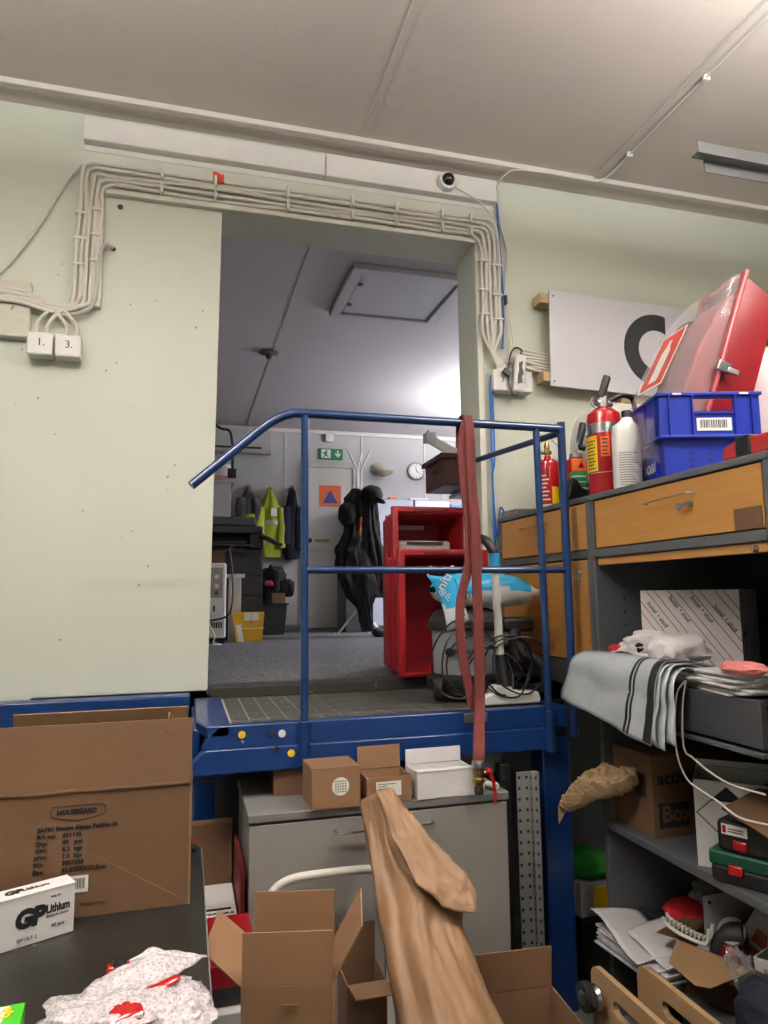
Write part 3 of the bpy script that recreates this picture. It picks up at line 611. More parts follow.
G().tube([WT + (WT - WBt) * 0.15, WT + Vector((-0.012, 0.0, 0.075)), WT + Vector((-0.022, 0.02, 0.105)), WT + Vector((-0.035, 0.05, 0.12))], 0.019, 14).build('wand_grip', BLACK, v)
G().tube([WBt + Vector((0, 0, 0.0)), WBt + Vector((0.004, 0, -0.05)), WBt + Vector((0.012, -0.01, -0.125))], 0.02, 16, rs=[0.02, 0.024, 0.030]).build('neck', BLACK, v, bevel=0.002)
G().prism([(-0.125, 0), (0.135, 0), (0.14, 0.02), (0.125, 0.045), (0.0, 0.055), (-0.03, 0.075), (-0.085, 0.07), (-0.12, 0.04)], frame((WBt.x + 0.03, 2.515, VZ + 0.0), (1, 0, 0), Z3), 0.0).build('x_tmp', WHITE, v)
bpy.data.objects.remove(bpy.data.objects['x_tmp'])
G().prism([(-0.12, 0), (0.13, 0), (0.135, 0.018), (0.125, 0.045), (0.02, 0.052), (0.005, 0.075), (-0.06, 0.075), (-0.075, 0.045), (-0.115, 0.03)], Matrix.Translation((WBt.x + 0.02, 2.625, VZ)) @ frame((0, 0, 0), X3, Z3), 0.06).build('floor_head', WHITE, v, bevel=0.007, seg=3)
rr = random.Random(11)
for k in range(8):           # loose loops of cord in front of the drum
    cxx = VX - 0.12 + 0.034 * k + rr.uniform(-.02, .02); rx = rr.uniform(0.09, 0.125); rz = rr.uniform(0.10, 0.155); czz = VZ + rz + 0.01 + rr.uniform(0, .03); ph = rr.uniform(0, 6.28)
    yy = VY - 0.20 - 0.008 * k
    pts = [(cxx + rx * math.cos(a * .628 + ph) + rr.uniform(-.01, .01), yy + 0.02 * math.sin(a * 1.3 + k), czz + rz * math.sin(a * .628 + ph)) for a in range(11)]
    G().tube(pts, 0.0035, 6, seg=6).build('power_cord', BLACK, v)
o = thing('salt_bag', 'blue and white plastic bag lying across the top of the vacuum cleaner', 'bag', (1.17, 2.78, 1.47))
NBL = mat('bag_blue', '2f9fd0', 0.35, var=0.05, bump=0.3, bs=30); NWH = mat('bag_white', 'cdd1d2', 0.35, var=0.04, bump=0.3, bs=30)
def bag_pt(u, v_):
    x = 0.985 + 0.455 * u; hh = 0.072 * (math.sin(math.pi * min(1, max(0, (u * 1.04 + .0)))) ** 0.45) + 0.012
    th = 2 * math.pi * v_; w_ = 0.10 * (0.55 + 0.45 * math.sin(math.pi * u) ** 0.5)
    z = 1.542 - 0.012 * u + hh * math.sin(th); y = 2.76 + w_ * math.cos(th)
    q = noise.noise(Vector((x * 14, th * 1.3, 2))) * 0.008
    return Vector((x, y, max(z, 1.469) + q))
g = G(); g.surf(lambda u, v_: bag_pt(v_, u), 26, 30, True)
bg = g.build('bag_body', NWH, o)
bg.data.materials.append(NBL)
for f in bg.data.polygons:
    c_ = f.center + Vector(o.location)
    if c_.z > 1.532 + 0.012 * math.sin(c_.x * 16) and c_.x < 1.40: f.material_index = 1
def flapf(u, v_):   # drooping corner at the left
    a = Vector((0.925, 2.66, 1.60)); b_ = Vector((1.04, 2.65, 1.585)); c_ = Vector((0.995, 2.63, 1.375)); d_ = Vector((1.09, 2.63, 1.42))
    l = a.lerp(c_, v_) + Vector((-0.02 * math.sin(math.pi * v_) * -1, 0, 0)); r = b_.lerp(d_, v_)
    return l.lerp(r, u) + Vector((0, -0.02 * math.sin(math.pi * u), 0.004 * math.sin(9 * v_)))
fl = G().surf(flapf, 8, 10).build('bag_end', NWH, o, solid=0.003); fl.data.materials.append(NBL)
for f in fl.data.polygons:
    if (f.center + Vector(o.location)).z > 1.475: f.material_index = 1
txt('nitro', 0.055, frame((0.985, 2.632, 1.535), (0.45, -0.1, 0.8), (-0.8, 0, 0.45)), WHITE, o, bold=0.01)
for k in range(2):
    F0 = frame((0.975 + 0.026 * k, 2.628, 1.515 - 0.02 * k), (0.75, -.1, 0.5), (-0.5, 0, 0.75)); g = G()
    for a, b_, c_, d_ in ((0, .024, 0, .003), (0, .024, .021, .024), (0, .003, 0, .024), (.021, .024, 0, .024), (.009, .015, .006, .018)): g.box(a, b_, c_, d_, 0, 0.001, F0)
    g.build('printed_symbol', WHITE, o, smooth=False)
txt('@', 0.05, frame((1.05, 2.640, 1.50), (1, -.1, 0), Z3), INK, o); txt('pro', 0.03, frame((1.03, 2.622, 1.425), (0.9, -.1, 0.3), (-.3, 0, 0.9)), INK, o)
G().box(1.425, 1.462, 2.74, 2.79, 1.515, 1.54).build('bag_tab', NWH, o, bevel=0.004)
G().tube([(0.93, 2.66, 1.60), (0.935, 2.66, 1.625), (0.945, 2.66, 1.635), (0.955, 2.66, 1.615)], 0.0025, 6).build('bag_tie', WHITE, o)
o = thing('grey_cable_box', 'black base and bucket shape behind the vacuum wand beside the orange cabinets', 'box', (1.3, 2.95, 1.1))
G().box(1.26, 1.38, 2.90, 3.02, 1.094, 1.28).build('case', BLACK, o, bevel=0.01)
G().box(1.25, 1.39, 2.89, 3.03, 1.28, 1.30).build('lid', CHAR, o, bevel=0.005)
o['label'] = 'black box with a charcoal lid standing on the platform behind the vacuum hose'

# ---------------------------------------------------------------- office things
o = thing('brown_crate', 'dark brown plastic crate jutting out from a high shelf beside the doorway', 'crate', (1.7, 4.0, 2.17))
BR = mat('brown_plastic', '4a231c', 0.45, var=0.1)
MC = Matrix.Translation((1.474, 3.90, 2.172)) @ Matrix.Rotation(R(-2), 4, 'Z')
o.matrix_basis = MC; ROOTS[o.name] = (True, MC)
w_, d_, h_ = 0.5, 0.36, 0.185
G().box(0, w_, 0, d_, 0, .01).box(0, w_, 0, .01, 0, h_).box(0, w_, d_ - .01, d_, 0, h_).box(0, .01, 0, d_, 0, h_ * .5).box(0, .01, 0, .12, h_ * .5, h_).box(0, .01, d_ - .12, d_, h_ * .5, h_).box(0, .01, .1, d_ - .1, h_ - .035, h_).box(w_ - .01, w_, 0, d_, 0, h_).build('crate_body', BR, o, bevel=0.004)
G().box(-.02, w_ + .02, -.02, .0, h_ - .02, h_ + .01).box(-.02, w_ + .02, d_, d_ + .02, h_ - .02, h_ + .01).box(-.02, 0, -.02, d_ + .02, h_ - .02, h_ + .01).build('rim', BR, o, bevel=0.004)
o = thing('high_shelf', 'white shelf on a bracket behind the doorway jamb carrying the brown crate', 'shelf', (2.0, 3.9, 2.17))
G().box(1.66, 2.4, 3.47, 4.3, 2.147, 2.171).build('shelf_board', WHITE, o, bevel=0.003)
for x in (1.7, 2.3): G().bar((x, 3.465, 1.95), (x, 4.1, 2.14), 0.02, 0.02).build('bracket', WHITE, o)
o = thing('ceiling_bracket', 'white tilted square steel bar under the office ceiling above the brown crate', 'bracket', (1.7, 4.6, 2.6))
G().bar((1.635, 4.6, 2.62), (2.05, 4.42, 2.33), 0.05, 0.062).build('bar_body', WHITE, o, bevel=0.004)
G().box(1.60, 1.67, 4.55, 4.63, 2.585, 2.655).build('bar_end', WHITE, o, bevel=0.004)
G().cyl((2.05, 4.42, 2.33), (2.05, 4.42, 3.65), 0.012, 10).build('hanger', WHITE, o)
G().cyl((1.635, 4.6, 2.65), (1.635, 4.6, 2.68), 0.012, 10).build('knob', WHITE, o)
o = thing('exit_sign', 'green emergency exit sign with running figure and arrow above the office door', 'sign', (1.77, 8.75, 3.3))
G().box(1.62, 1.93, 8.77, 8.80, 3.275, 3.415).build('sign_plate', mat('exit_green', '1c7a48', 0.5, var=0.02), o, bevel=0.003)
Fx = frame((1.62, 8.7695, 3.272), X3, Z3)
WS = mat('sign_white', 'd8e0da', 0.5)
g = G(); g.box(0.03, 0.15, 0.02, 0.13, 0, 0.001, Fx); g.build('door_symbol', WS, o)
G().lathe([(0.013, 0), (0.013, 0.001), (0.001, 0.0015)], M=Fx @ Matrix.Translation((0.095, 0.112, 0.001)), n=14).prism([(0.08, 0.10), (0.105, 0.098), (0.10, 0.06), (0.125, 0.045), (0.12, 0.03), (0.085, 0.05), (0.06, 0.025), (0.045, 0.03), (0.075, 0.065), (0.05, 0.075), (0.05, 0.085)], Fx @ Matrix.Translation((0, 0, 0.001)), 0.001).build('running_figure', GREEN, o, smooth=False)
G().prism([(0.235, 0.12), (0.255, 0.12), (0.255, 0.07), (0.28, 0.09), (0.28, 0.065), (0.245, 0.03), (0.21, 0.065), (0.21, 0.09), (0.235, 0.07)], Fx, 0.001).build('arrow', WS, o, smooth=False)
o = thing('warning_sticker', 'orange square sign with a blue triangle on the office door', 'sign', (1.7, 8.75, 2.7))
G().box(1.62, 1.90, 8.752, 8.759, 2.66, 2.93).build('sticker_plate', mat('sign_orange', 'cf5f2a', 0.5, var=0.02), o)
G().prism([(1.66, 2.70), (1.86, 2.70), (1.76, 2.87)], frame((0, 8.752, 0), X3, Z3), 0.002).build('triangle', mat('sign_blue', '28347e', 0.5), o)
o = thing('door_label', 'small green label strip on the office door beside the handle', 'label', (1.6, 8.75, 2.1))
G().box(1.56, 1.75, 8.755, 8.7595, 2.20, 2.24).build('label_strip', mat('label_green', '7d9a3e', 0.6), o)
o = thing('wall_clock', 'round white wall clock on the far office wall', 'clock', (2.93, 8.75, 3.16))
Fk = frame((2.93, 8.80, 3.165), X3, Z3)
G().lathe([(0.115, 0), (0.12, 0.02), (0.115, 0.035), (0.10, 0.035)], M=Fk, n=36).build('clock_case', GREYC, o)
G().lathe([(0.098, 0.033), (0.098, 0.0365), (0.001, 0.037)], M=Fk, n=36).build('clock_face', WHITE, o)
g = G()
for a in range(12): g.box(-0.004, 0.004, 0.075, 0.09, 0.037, 0.039, Fk @ Matrix.Rotation(R(30 * a), 4, 'Z'))
g.build('hour_marks', INK, o)
for a, L in ((-130, 0.05), (10, 0.07)): G().box(-0.003, 0.003, -0.01, L, 0.039, 0.041, Fk @ Matrix.Rotation(R(a), 4, 'Z')).build('clock_hand', INK, o)
o = thing('wall_box', 'small white detector box high on the office wall above the exit sign', 'box', (1.75, 8.75, 3.5))
G().box(1.70, 1.80, 8.74, 8.80, 3.50, 3.60).build('box_body', WHITE, o, bevel=0.006)
o = thing('horn_speaker', 'beige horn shaped fitting on the far office wall left of the clock', 'speaker', (2.43, 8.7, 3.1))
G().lathe([(0.085, 0), (0.085, 0.03), (0.06, 0.05), (0.03, 0.06)], M=frame((2.40, 8.80, 3.17), X3, Z3), n=24).build('base', mat('beige', '9c9484', 0.5), o)
G().tube([(2.40, 8.74, 3.14), (2.46, 8.66, 3.10), (2.56, 8.62, 3.12)], 0.05, 12, rs=[0.06, 0.05, 0.02]).build('horn', mat('beige_horn', 'a59b88', 0.5), o)
o = thing('air_conditioner', 'white wall mounted air conditioner high on the office wall at the left', 'air conditioner', (0.6, 8.7, 3.4))
G().prism([(0, 0.05), (0.03, 0), (0.16, 0), (0.19, 0.06), (0.19, 0.28), (0, 0.28)], frame((0.15, 8.61, 3.29), Y3, Z3), 0.85).build('unit_body', mat('ac_white', 'b5b2b0', 0.5, var=0.02), o, bevel=0.008)
G().box(0.2, 0.87, 8.60, 8.612, 3.335, 3.355).build('louvre', INK, o)
# coats on hooks
def jacket(label, cat, x, z1, z0, wd, m, seed, strip=False, name='jacket'):
    o = thing(name, label, cat, (x, 8.68, z0), group='coats hung on the office wall')
    G().cyl((x, 8.8, z1 - 0.01), (x, 8.70, z1), 0.03, 12).build('hook', mat('hook_wood', '8a5a48', 0.6), o)
    H = z1 - z0
    secs = [(x, 8.70, z1 - 0.005, 0.025, 0.03), (x, 8.69, z1 - 0.06, 0.045, 0.05), (x, 8.69, z1 - 0.14 * H, wd * 0.25, 0.075), (x, 8.69, z1 - 0.3 * H, wd * 0.38, 0.09), (x, 8.69, z1 - 0.55 * H, wd * 0.5, 0.095), (x, 8.69, z1 - 0.85 * H, wd * 0.5, 0.09), (x, 8.69, z0, wd * 0.38, 0.06)]
    G().loft(secs, 36, 0.28, 5, seed).build('coat_body', m, o)
    G().loft([(x - wd * .36, 8.63, z1 - 0.28 * H, 0.05, 0.045), (x - wd * .42, 8.61, z1 - 0.55 * H, 0.065, 0.05), (x - wd * .36, 8.61, z1 - 0.8 * H, 0.055, 0.045)], 16, 0.25, 4, seed + 3).build('sleeve', m, o)
    G().loft([(x + wd * .36, 8.63, z1 - 0.28 * H, 0.05, 0.045), (x + wd * .43, 8.61, z1 - 0.55 * H, 0.065, 0.05), (x + wd * .38, 8.61, z1 - 0.86 * H, 0.055, 0.045)], 16, 0.25, 4, seed + 5).build('sleeve', m, o)
    return o
o = jacket('yellow high visibility jacket with grey bands hanging on the office wall', 'jacket', 0.985, 2.85, 2.00, 0.34, HIVIS, 2)
for z in (2.40, 2.18): G().loft([(0.985, 8.69, z, 0.178, 0.104), (0.985, 8.69, z + 0.045, 0.176, 0.104)], 36, 0.28, 5, 2).build('reflective_band', HISILV, o)
G().box(0.99, 1.06, 8.572, 8.58, 2.50, 2.60).build('id_pocket', LABEL, o)
o = jacket('grey jacket with yellow panels hanging left of the yellow jacket', 'jacket', 0.72, 2.87, 2.35, 0.24, mat('grey_coat', '4a4848', 0.9, var=0.3, bump=0.4), 9)
G().loft([(0.74, 8.62, 2.35, 0.06, 0.05), (0.75, 8.60, 2.52, 0.07, 0.05)], 20, 0.2, 5, 4).build('yellow_panel', HIVIS, o)
jacket('dark navy jacket hanging right of the yellow jacket', 'jacket', 1.262, 2.88, 1.98, 0.22, NAVY, 17)
# white cabinet with lamp at far left
o = thing('white_cabinet', 'tall white cabinet behind the copier at the left of the doorway', 'cabinet', (0.3, 7.6, FZ))
G().box(0.0, 0.44, 7.5, 7.95, FZ, 2.72).build('cabinet_body', mat('cabinet_white', 'b6b4b6', 0.5), o, bevel=0.005)
G().box(-0.02, 0.48, 7.48, 7.97, 2.72, 2.745).build('cabinet_top', mat('cabinet_white_top', 'b9b7b8', 0.5), o, bevel=0.004)
o = thing('white_jug', 'white rounded jug standing on the tall white cabinet', 'jug', (0.36, 7.6, 2.745))
G().lathe([(0.09, 0), (0.10, 0.02), (0.10, 0.14), (0.07, 0.19), (0.04, 0.20)], (0.36, 7.62, 2.745), 24).build('jug_body', WHITE, o)
G().lathe([(0.042, 0.20), (0.042, 0.23), (0.03, 0.235)], (0.36, 7.62, 2.745), 16).build('cap', RED, o)
o = thing('small_objects', 'small reddish box on the tall white cabinet in front of the jug', 'box', (0.4, 7.52, 2.745))
G().box(0.28, 0.46, 7.50, 7.515, 2.745, 2.80).build('carton', mat('pinkish', 'c79a88', 0.6), o, bevel=0.003)
o = thing('black_hanging_cable', 'black cable arching down from the office ceiling at the left', 'cable', (0.35, 7.4, 3.2))
G().tube([(0.24, 7.4, 3.64), (0.26, 7.4, 3.35), (0.33, 7.4, 3.28), (0.41, 7.4, 3.26), (0.44, 7.4, 3.15), (0.45, 7.4, 2.95), (0.45, 7.4, 2.8)], 0.014, 8).build('cable_run', BLACK, o)
G().box(0.40, 0.49, 7.38, 7.44, 2.76, 2.86).build('plug', BLACK, o, bevel=0.01)
# copier
o = thing('copier', 'tall black office copier with paper tray openings', 'copier', (0.35, 7.0, FZ))
G().box(-0.05, 0.71, 6.80, 7.35, FZ + 0.02, 1.98).build('lower_body', CHAR, o, bevel=0.01)
for z in (FZ + 0.06, FZ + 0.24, FZ + 0.42, FZ + 0.60):
    q = G().box(-0.03, 0.69, 6.785, 6.80, z, z + 0.165).build('paper_drawer', CHAR, o, bevel=0.004)
    G().box(0.28, 0.42, 6.778, 6.786, z + 0.06, z + 0.09).build('drawer_grip', INK, q)
G().box(-0.05, 0.10, 6.75, 7.35, 1.98, 2.12).box(0.58, 0.71, 6.75, 7.35, 1.98, 2.12).box(0.10, 0.58, 7.0, 7.35, 1.98, 2.12).build('output_bay', BLACK, o, bevel=0.006)
G().box(0.05, 0.60, 6.72, 7.0, 2.0, 2.015).box(0.15, 0.55, 6.70, 6.76, 2.03, 2.04).build('output_tray', GREYD, o, bevel=0.004)
G().box(-0.06, 0.70, 6.72, 7.36, 2.12, 2.19).build('scanner', CHAR, o, bevel=0.01)
G().box(-0.04, 0.64, 6.74, 7.34, 2.19, 2.28).build('feeder', GREYD, o, bevel=0.02, seg=3)
G().prism([(0, 0), (0.2, -0.09), (0.205, -0.07), (0, 0.03)], frame((0.66, 6.72, 2.08), X3, Z3), 0.2).build('control_panel', CHAR, o, bevel=0.004)
G().box(0.08, 0.55, 6.735, 6.748, 1.94, 1.98).build('slot', INK, o)
o = thing('radiator', 'white portable oil heater with grey control panel at the left of the doorway', 'heater', (0.28, 6.4, FZ))
G().box(0.02, 0.345, 6.3, 6.55, FZ + 0.05, 1.82).build('heater_body', WHITE, o, bevel=0.02, seg=3)
cp = G().box(0.20, 0.315, 6.292, 6.3, 1.52, 1.78).build('control_panel', mat('panel_grey', '9a978c', 0.5), o, bevel=0.004)
for z in (1.70, 1.62): G().cyl((0.262, 6.292, z), (0.262, 6.278, z), 0.02, 16).build('knob', WHITE, cp)
G().box(0.245, 0.275, 6.286, 6.292, 1.545, 1.575).build('switch', mat('switch_brown', '54402a', 0.5), cp)
g = G()
for k in range(6): g.box(0.20 + 0.02 * k, 0.213 + 0.02 * k, 6.297, 6.3005, 1.26, 1.31)
g.build('vent_slots', INK, o); G().box(0.235, 0.25, 6.296, 6.3005, 1.40, 1.45).build('small_label', INK, o)
for x in (0.06, 0.31): G().cyl((x - 0.02, 6.36, FZ + 0.025), (x + 0.02, 6.36, FZ + 0.025), 0.025, 14).build('wheel', BLACKR, o)
G().tube([(0.36, 6.31, 1.95), (0.38, 6.30, 1.85), (0.40, 6.28, 1.6), (0.385, 6.27, 1.42), (0.33, 6.27, 1.35), (0.18, 6.27, 1.32)], 0.008, 7).build('power_cord', BLACK, o)
G().tube([(0.2, 6.22, 1.3), (0.25, 6.2, 1.2), (0.24, 6.2, 1.14), (0.30, 6.2, 1.128), (0.28, 6.15, 1.128), (0.18, 6.15, 1.128)], 0.006, 7).build('white_cord', CABLEW, o)
o = thing('small_carton', 'small brown carton on top of the white heater', 'box', (0.25, 6.42, 1.82))
G().box(0.12, 0.33, 6.34, 6.52, 1.82, 1.93).build('carton_body', KRAFTD, o, bevel=0.002)
G().vf([(0.33, 6.34, 1.93), (0.33, 6.52, 1.93), (0.42, 6.52, 1.99), (0.42, 6.34, 1.99)], [(0, 1, 2, 3)]).build('flap', KRAFT, o, solid=0.004)
o = thing('white_stand', 'narrow white board with a T shaped top standing behind the yellow box', 'stand', (0.45, 6.6, FZ))
G().box(0.385, 0.50, 6.68, 6.72, FZ + 0.0, 1.70).build('upright', mat('soft_white', 'c2c0bc', 0.6), o, bevel=0.003)
G().box(0.355, 0.53, 6.64, 6.765, 1.70, 1.735).build('top_plate', mat('soft_white_top', 'c6c4c0', 0.6), o, bevel=0.003)
o = thing('yellow_box', 'yellow box with white labels on the carpet in front of the copier', 'box', (0.57, 6.68, FZ))
G().vf([(0.45, 6.53, FZ), (0.68, 6.53, FZ), (0.69, 6.66, FZ), (0.47, 6.66, FZ), (0.41, 6.53, 1.385), (0.70, 6.53, 1.385), (0.705, 6.66, 1.385), (0.44, 6.66, 1.385)], [(0, 3, 2, 1), (4, 5, 6, 7), (0, 1, 5, 4), (1, 2, 6, 5), (2, 3, 7, 6), (3, 0, 4, 7)]).build('box_body', mat('box_yellow', 'd9a714', 0.6, var=0.04), o, bevel=0.003)
G().box(0.52, 0.65, 6.522, 6.529, 1.31, 1.38).build('label_patch', LABEL, o); G().box(0.58, 0.584, 6.520, 6.5215, 1.25, 1.38).build('fold_line', GREYC, o)
G().box(0.47, 0.70, 6.5265, 6.529, 1.238, 1.243).build('fold_line', LABEL, o)
G().prism([(0.475, 0.0), (0.52, 0.0), (0.49, 0.16), (0.445, 0.15)], frame((0, 6.529, FZ + 0.002), X3, Z3), 0.004).build('side_label', LABEL, o)
o = thing('black_storage_box', 'black plastic storage box against the office wall below the yellow jacket', 'box', (0.9, 7.8, FZ))
G().prism([(0.80, 0), (1.03, 0), (1.06, 0.33), (0.78, 0.33)], frame((0, 7.95, FZ + 0.002), X3, Z3), 0.35).build('box_body', BLACK, o, bevel=0.008)
G().box(0.765, 1.075, 7.585, 7.965, FZ + 0.315, FZ + 0.335).build('rim', BLACK, o, bevel=0.005)
o = thing('black_bag_heap', 'heap of black clothing and bags on the black storage box', 'clothes', (0.92, 7.75, 1.46))
G().lump((0.90, 7.78, 1.64), 0.15, 0.16, 0.20, 0.35, 1.8, 4, p=0.9).build('bag_body', CLOTHB, o)
G().lump((1.05, 7.72, 1.62), 0.09, 0.08, 0.09, 0.35, 2.2, 8).build('sleeve', CLOTHB, o)
G().lump((0.87, 7.62, 1.66), 0.045, 0.03, 0.03, 0.3, 2.2, 5).build('red_lining', mat('red_lining', 'a02c38', 0.7), o)
o = thing('brown_carton', 'small brown carton perched on the front of the black storage box', 'box', (0.97, 7.6, 1.46))
G().box(0.89, 1.03, 7.55, 7.60, 1.457, 1.56).build('carton_body', KRAFTD, o, bevel=0.002)
# coat stand
SX, SY = 1.70, 6.95
o = thing('coat_stand', 'white tubular coat stand with splayed legs in front of the office door', 'coat stand', (SX, SY, FZ))
for s_ in (-0.022, 0.022): G().tube([(SX + s_, SY, 1.35), (SX + s_, SY, 2.78), (SX + s_ * 1.1, SY, 2.82), (SX + s_ * 5.5, SY, 3.02)], 0.010, 8, curve=False).build('pole', WHITE, o)
G().tube([(SX, SY + 0.03, 1.35), (SX, SY + 0.03, 2.85), (SX + 0.06, SY + 0.12, 3.03)], 0.010, 8, curve=False).build('pole', WHITE, o)
for a in (180, 55, 0, -40):
    x, y = math.cos(R(a)), math.sin(R(a))
    G().tube([(SX + 0.015 * x, SY + 0.015 * y, 2.58), (SX + 0.06 * x, SY + 0.06 * y, 2.54), (SX + 0.11 * x, SY + 0.11 * y, 2.59), (SX + 0.125 * x, SY + 0.125 * y, 2.64)], 0.008, 8).build('hook', WHITE, o)
    G().cyl((SX, SY, 1.42), (SX + 0.24 * x, SY + 0.24 * y, FZ + 0.012), 0.011, 8).build('leg', WHITE, o)
G().cyl((SX, SY, 1.35), (SX, SY, 1.45), 0.032, 14).build('hub', WHITE, o)
o = thing('black_jackets', 'black jacket hanging on the left side of the coat stand', 'jacket', (SX, SY - .1, 1.5), group='black clothes on the coat stand')
G().loft([(SX - 0.06, SY - 0.09, 2.60, 0.03, 0.03), (SX - 0.06, SY - 0.11, 2.50, 0.11, 0.07), (SX - 0.05, SY - 0.12, 2.15, 0.12, 0.08), (SX - 0.09, SY - 0.12, 1.98, 0.155, 0.09), (SX - 0.08, SY - 0.12, 1.7, 0.165, 0.10), (SX - 0.04, SY - 0.11, 1.52, 0.13, 0.09), (SX + 0.02, SY - 0.1, 1.40, 0.07, 0.06), (SX + 0.06, SY - 0.1, 1.17, 0.06, 0.05)], 48, 0.55, 8, 1).build('coat_body', CLOTHB, o)
G().loft([(SX - 0.03, SY - 0.20, 2.30, 0.012, 0.008), (SX - 0.05, SY - 0.205, 2.12, 0.014, 0.008)], 12, 0.1).build('orange_zip', mat('zip_orange', 'b5472c', 0.6), o)
o = thing('black_jackets', 'black jacket hanging on the right side of the coat stand, its hem flared', 'jacket', (SX, SY - .05, 1.5), group='black clothes on the coat stand')
G().loft([(SX + 0.07, SY - 0.08, 2.58, 0.04, 0.04), (SX + 0.08, SY - 0.08, 2.45, 0.08, 0.06), (SX + 0.08, SY - 0.09, 2.2, 0.10, 0.08), (SX + 0.13, SY - 0.1, 1.9, 0.11, 0.08), (SX + 0.16, SY - 0.1, 1.62, 0.10, 0.07), (SX + 0.16, SY - 0.1, 1.50, 0.11, 0.07)], 44, 0.5, 8, 6).build('coat_body', CLOTHB, o)
o = thing('black_helmet', 'round black padded helmet hanging at the left of the coat stand', 'helmet', (SX - .15, SY - .15, 2.3), group='black headwear on the coat stand')
G().lump((SX - 0.165, SY - 0.16, 2.33), 0.085, 0.09, 0.12, 0.12, 2, 3, p=1).build('shell', CLOTHB, o)
o = thing('baseball_cap', 'black cap on the right hook of the coat stand, brim to the right', 'cap', (SX + .1, SY - .15, 2.55), group='black headwear on the coat stand')
G().lump((SX + 0.09, SY - 0.17, 2.53), 0.11, 0.10, 0.10, 0.08, 2, 3, p=1).build('crown', CLOTHB, o)
G().lump((SX + 0.17, SY - 0.20, 2.46), 0.07, 0.08, 0.02, 0.05, 2, 3, p=1, M=Matrix.Translation((SX + 0.15, SY - 0.22, 2.47)) @ Matrix.Rotation(R(25), 4, 'Y')).build('brim', CLOTHB, o)
o = thing('dark_shoes', 'dark shoes with a red sole lying at the foot of the coat stand', 'shoes', (SX + .2, SY, FZ))
G().lump((SX + 0.14, SY - 0.22, FZ + 0.045), 0.07, 0.06, 0.045, 0.15, 2, 3).build('shoe', BLACK, o); G().lump((SX + 0.26, SY - 0.1, FZ + 0.05), 0.09, 0.06, 0.05, 0.15, 2, 5).build('shoe', mat('dark_red', '571b20', 0.7), o)
# lockers
def locker(label, x0, x1, m, z1=2.70):
    o = thing('locker', label, 'cabinet', ((x0 + x1) / 2, 8.3, FZ), group='grey blue cabinets along the far office wall')
    G().box(x0, x1, 8.22, 8.70, FZ + 0.002, z1).build('cabinet_body', mat('locker_body', '8e939e', 0.5), o, bevel=0.003)
    for a, b_ in ((FZ + 0.05, FZ + 0.58), (FZ + 0.6, 2.20), (2.21, z1 - 0.015)):
        q = G().box(x0 + 0.008, x1 - 0.008, 8.20, 8.22, a, b_).build('cabinet_door', m, o, bevel=0.003)
    return o
locker('grey blue two door cabinet just right of the coat stand', 1.98, 2.70, LOCK)
locker('pale grey cabinet behind the red bins, right of the grey blue one', 2.71, 3.18, mat('locker_pale', 'c4c8d2', 0.5))
locker('bright blue cabinet edge next to the doorway jamb', 3.19, 3.6, mat('locker_blue', '3d7cc9', 0.5), 2.66)
o = thing('dark_pedestal', 'dark grey low pedestal behind the coat stand legs', 'cabinet', (1.85, 8.0, FZ))
G().box(1.72, 1.97, 7.7, 8.15, FZ + 0.002, 1.85).build('pedestal_body', GREYD, o, bevel=0.006)
o = thing('flat_tray', 'dark flat tray on top of the grey blue cabinet', 'tray', (2.3, 8.4, 2.70))
G().box(2.05, 2.28, 8.24, 8.5, 2.702, 2.73).build('tray_body', CHAR, o, bevel=0.008)
o = thing('paper_pile', 'low pile of white papers on the pale cabinet', 'papers', (2.9, 8.4, 2.70))
G().box(2.66, 2.90, 8.23, 8.5, 2.702, 2.722).build('sheets', PAPER, o, bevel=0.002)
o = thing('orange_pack', 'small orange packet on the grey blue cabinet', 'packet', (2.45, 8.3, 2.7))
G().box(2.40, 2.50, 8.24, 8.35, 2.702, 2.73).build('packet_body', ORANGE, o, bevel=0.003)

# ---------------------------------------------------------------- steel cabinet run along the right
UX, UXB, UT = 1.49, 2.10, 1.895
def cabinet_top(o, y0, y1, zb):
    G().box(UX - 0.005, UXB, y0, y1, UT - 0.022, UT).build('top_panel', GREY, o, bevel=0.003)
    G().box(UX, UXB, y1 - 0.022, y1, zb, UT - 0.022).build('side_panel', GREY, o, bevel=0.002)
    G().box(UX, UXB, y0, y0 + 0.022, zb, UT - 0.022).build('side_panel', GREY, o, bevel=0.002)
    G().box(UX - 0.003, UXB, y0 + 0.022, y1 - 0.022, 1.655, 1.685).build('divider', GREY, o, bevel=0.002)
def drawer(o, y0, y1, keyy, keyz=1.80):
    q = G().box(UX + 0.004, UX + 0.024, y0, y1, 1.69, UT - 0.026).build('drawer', OAK, o, bevel=0.002)
    G().tube([(UX + 0.004, keyy + .14, keyz + 0.015), (UX - 0.022, keyy + .13, keyz + 0.015), (UX - 0.022, keyy - 0.08, keyz + 0.024), (UX + 0.004, keyy - 0.09, keyz + 0.024)], 0.0022, 6, curve=False).build('handle', STEEL, q)
    k = G().cyl((UX + 0.005, keyy - 0.07, keyz - 0.01), (UX - 0.008, keyy - 0.07, keyz - 0.01), 0.009, 14).build('lock', STEEL, q)
    G().prism([(0, -0.004), (0.02, -0.006), (0.032, -0.014), (0.045, -0.006), (0.045, 0.004), (0.032, 0.012), (0.02, 0.006), (0, 0.004)], frame((UX - 0.022, keyy - 0.07, keyz - 0.012), (0.1, 1, -0.1), Z3), 0.003).build('key', STEEL, q)
    return q
o = thing('roller_cabinet', 'grey steel cabinet with orange wooden drawer and roller door by the back wall', 'cabinet', (1.7, 2.79, 0))
Y0, Y1 = 2.375, 3.19
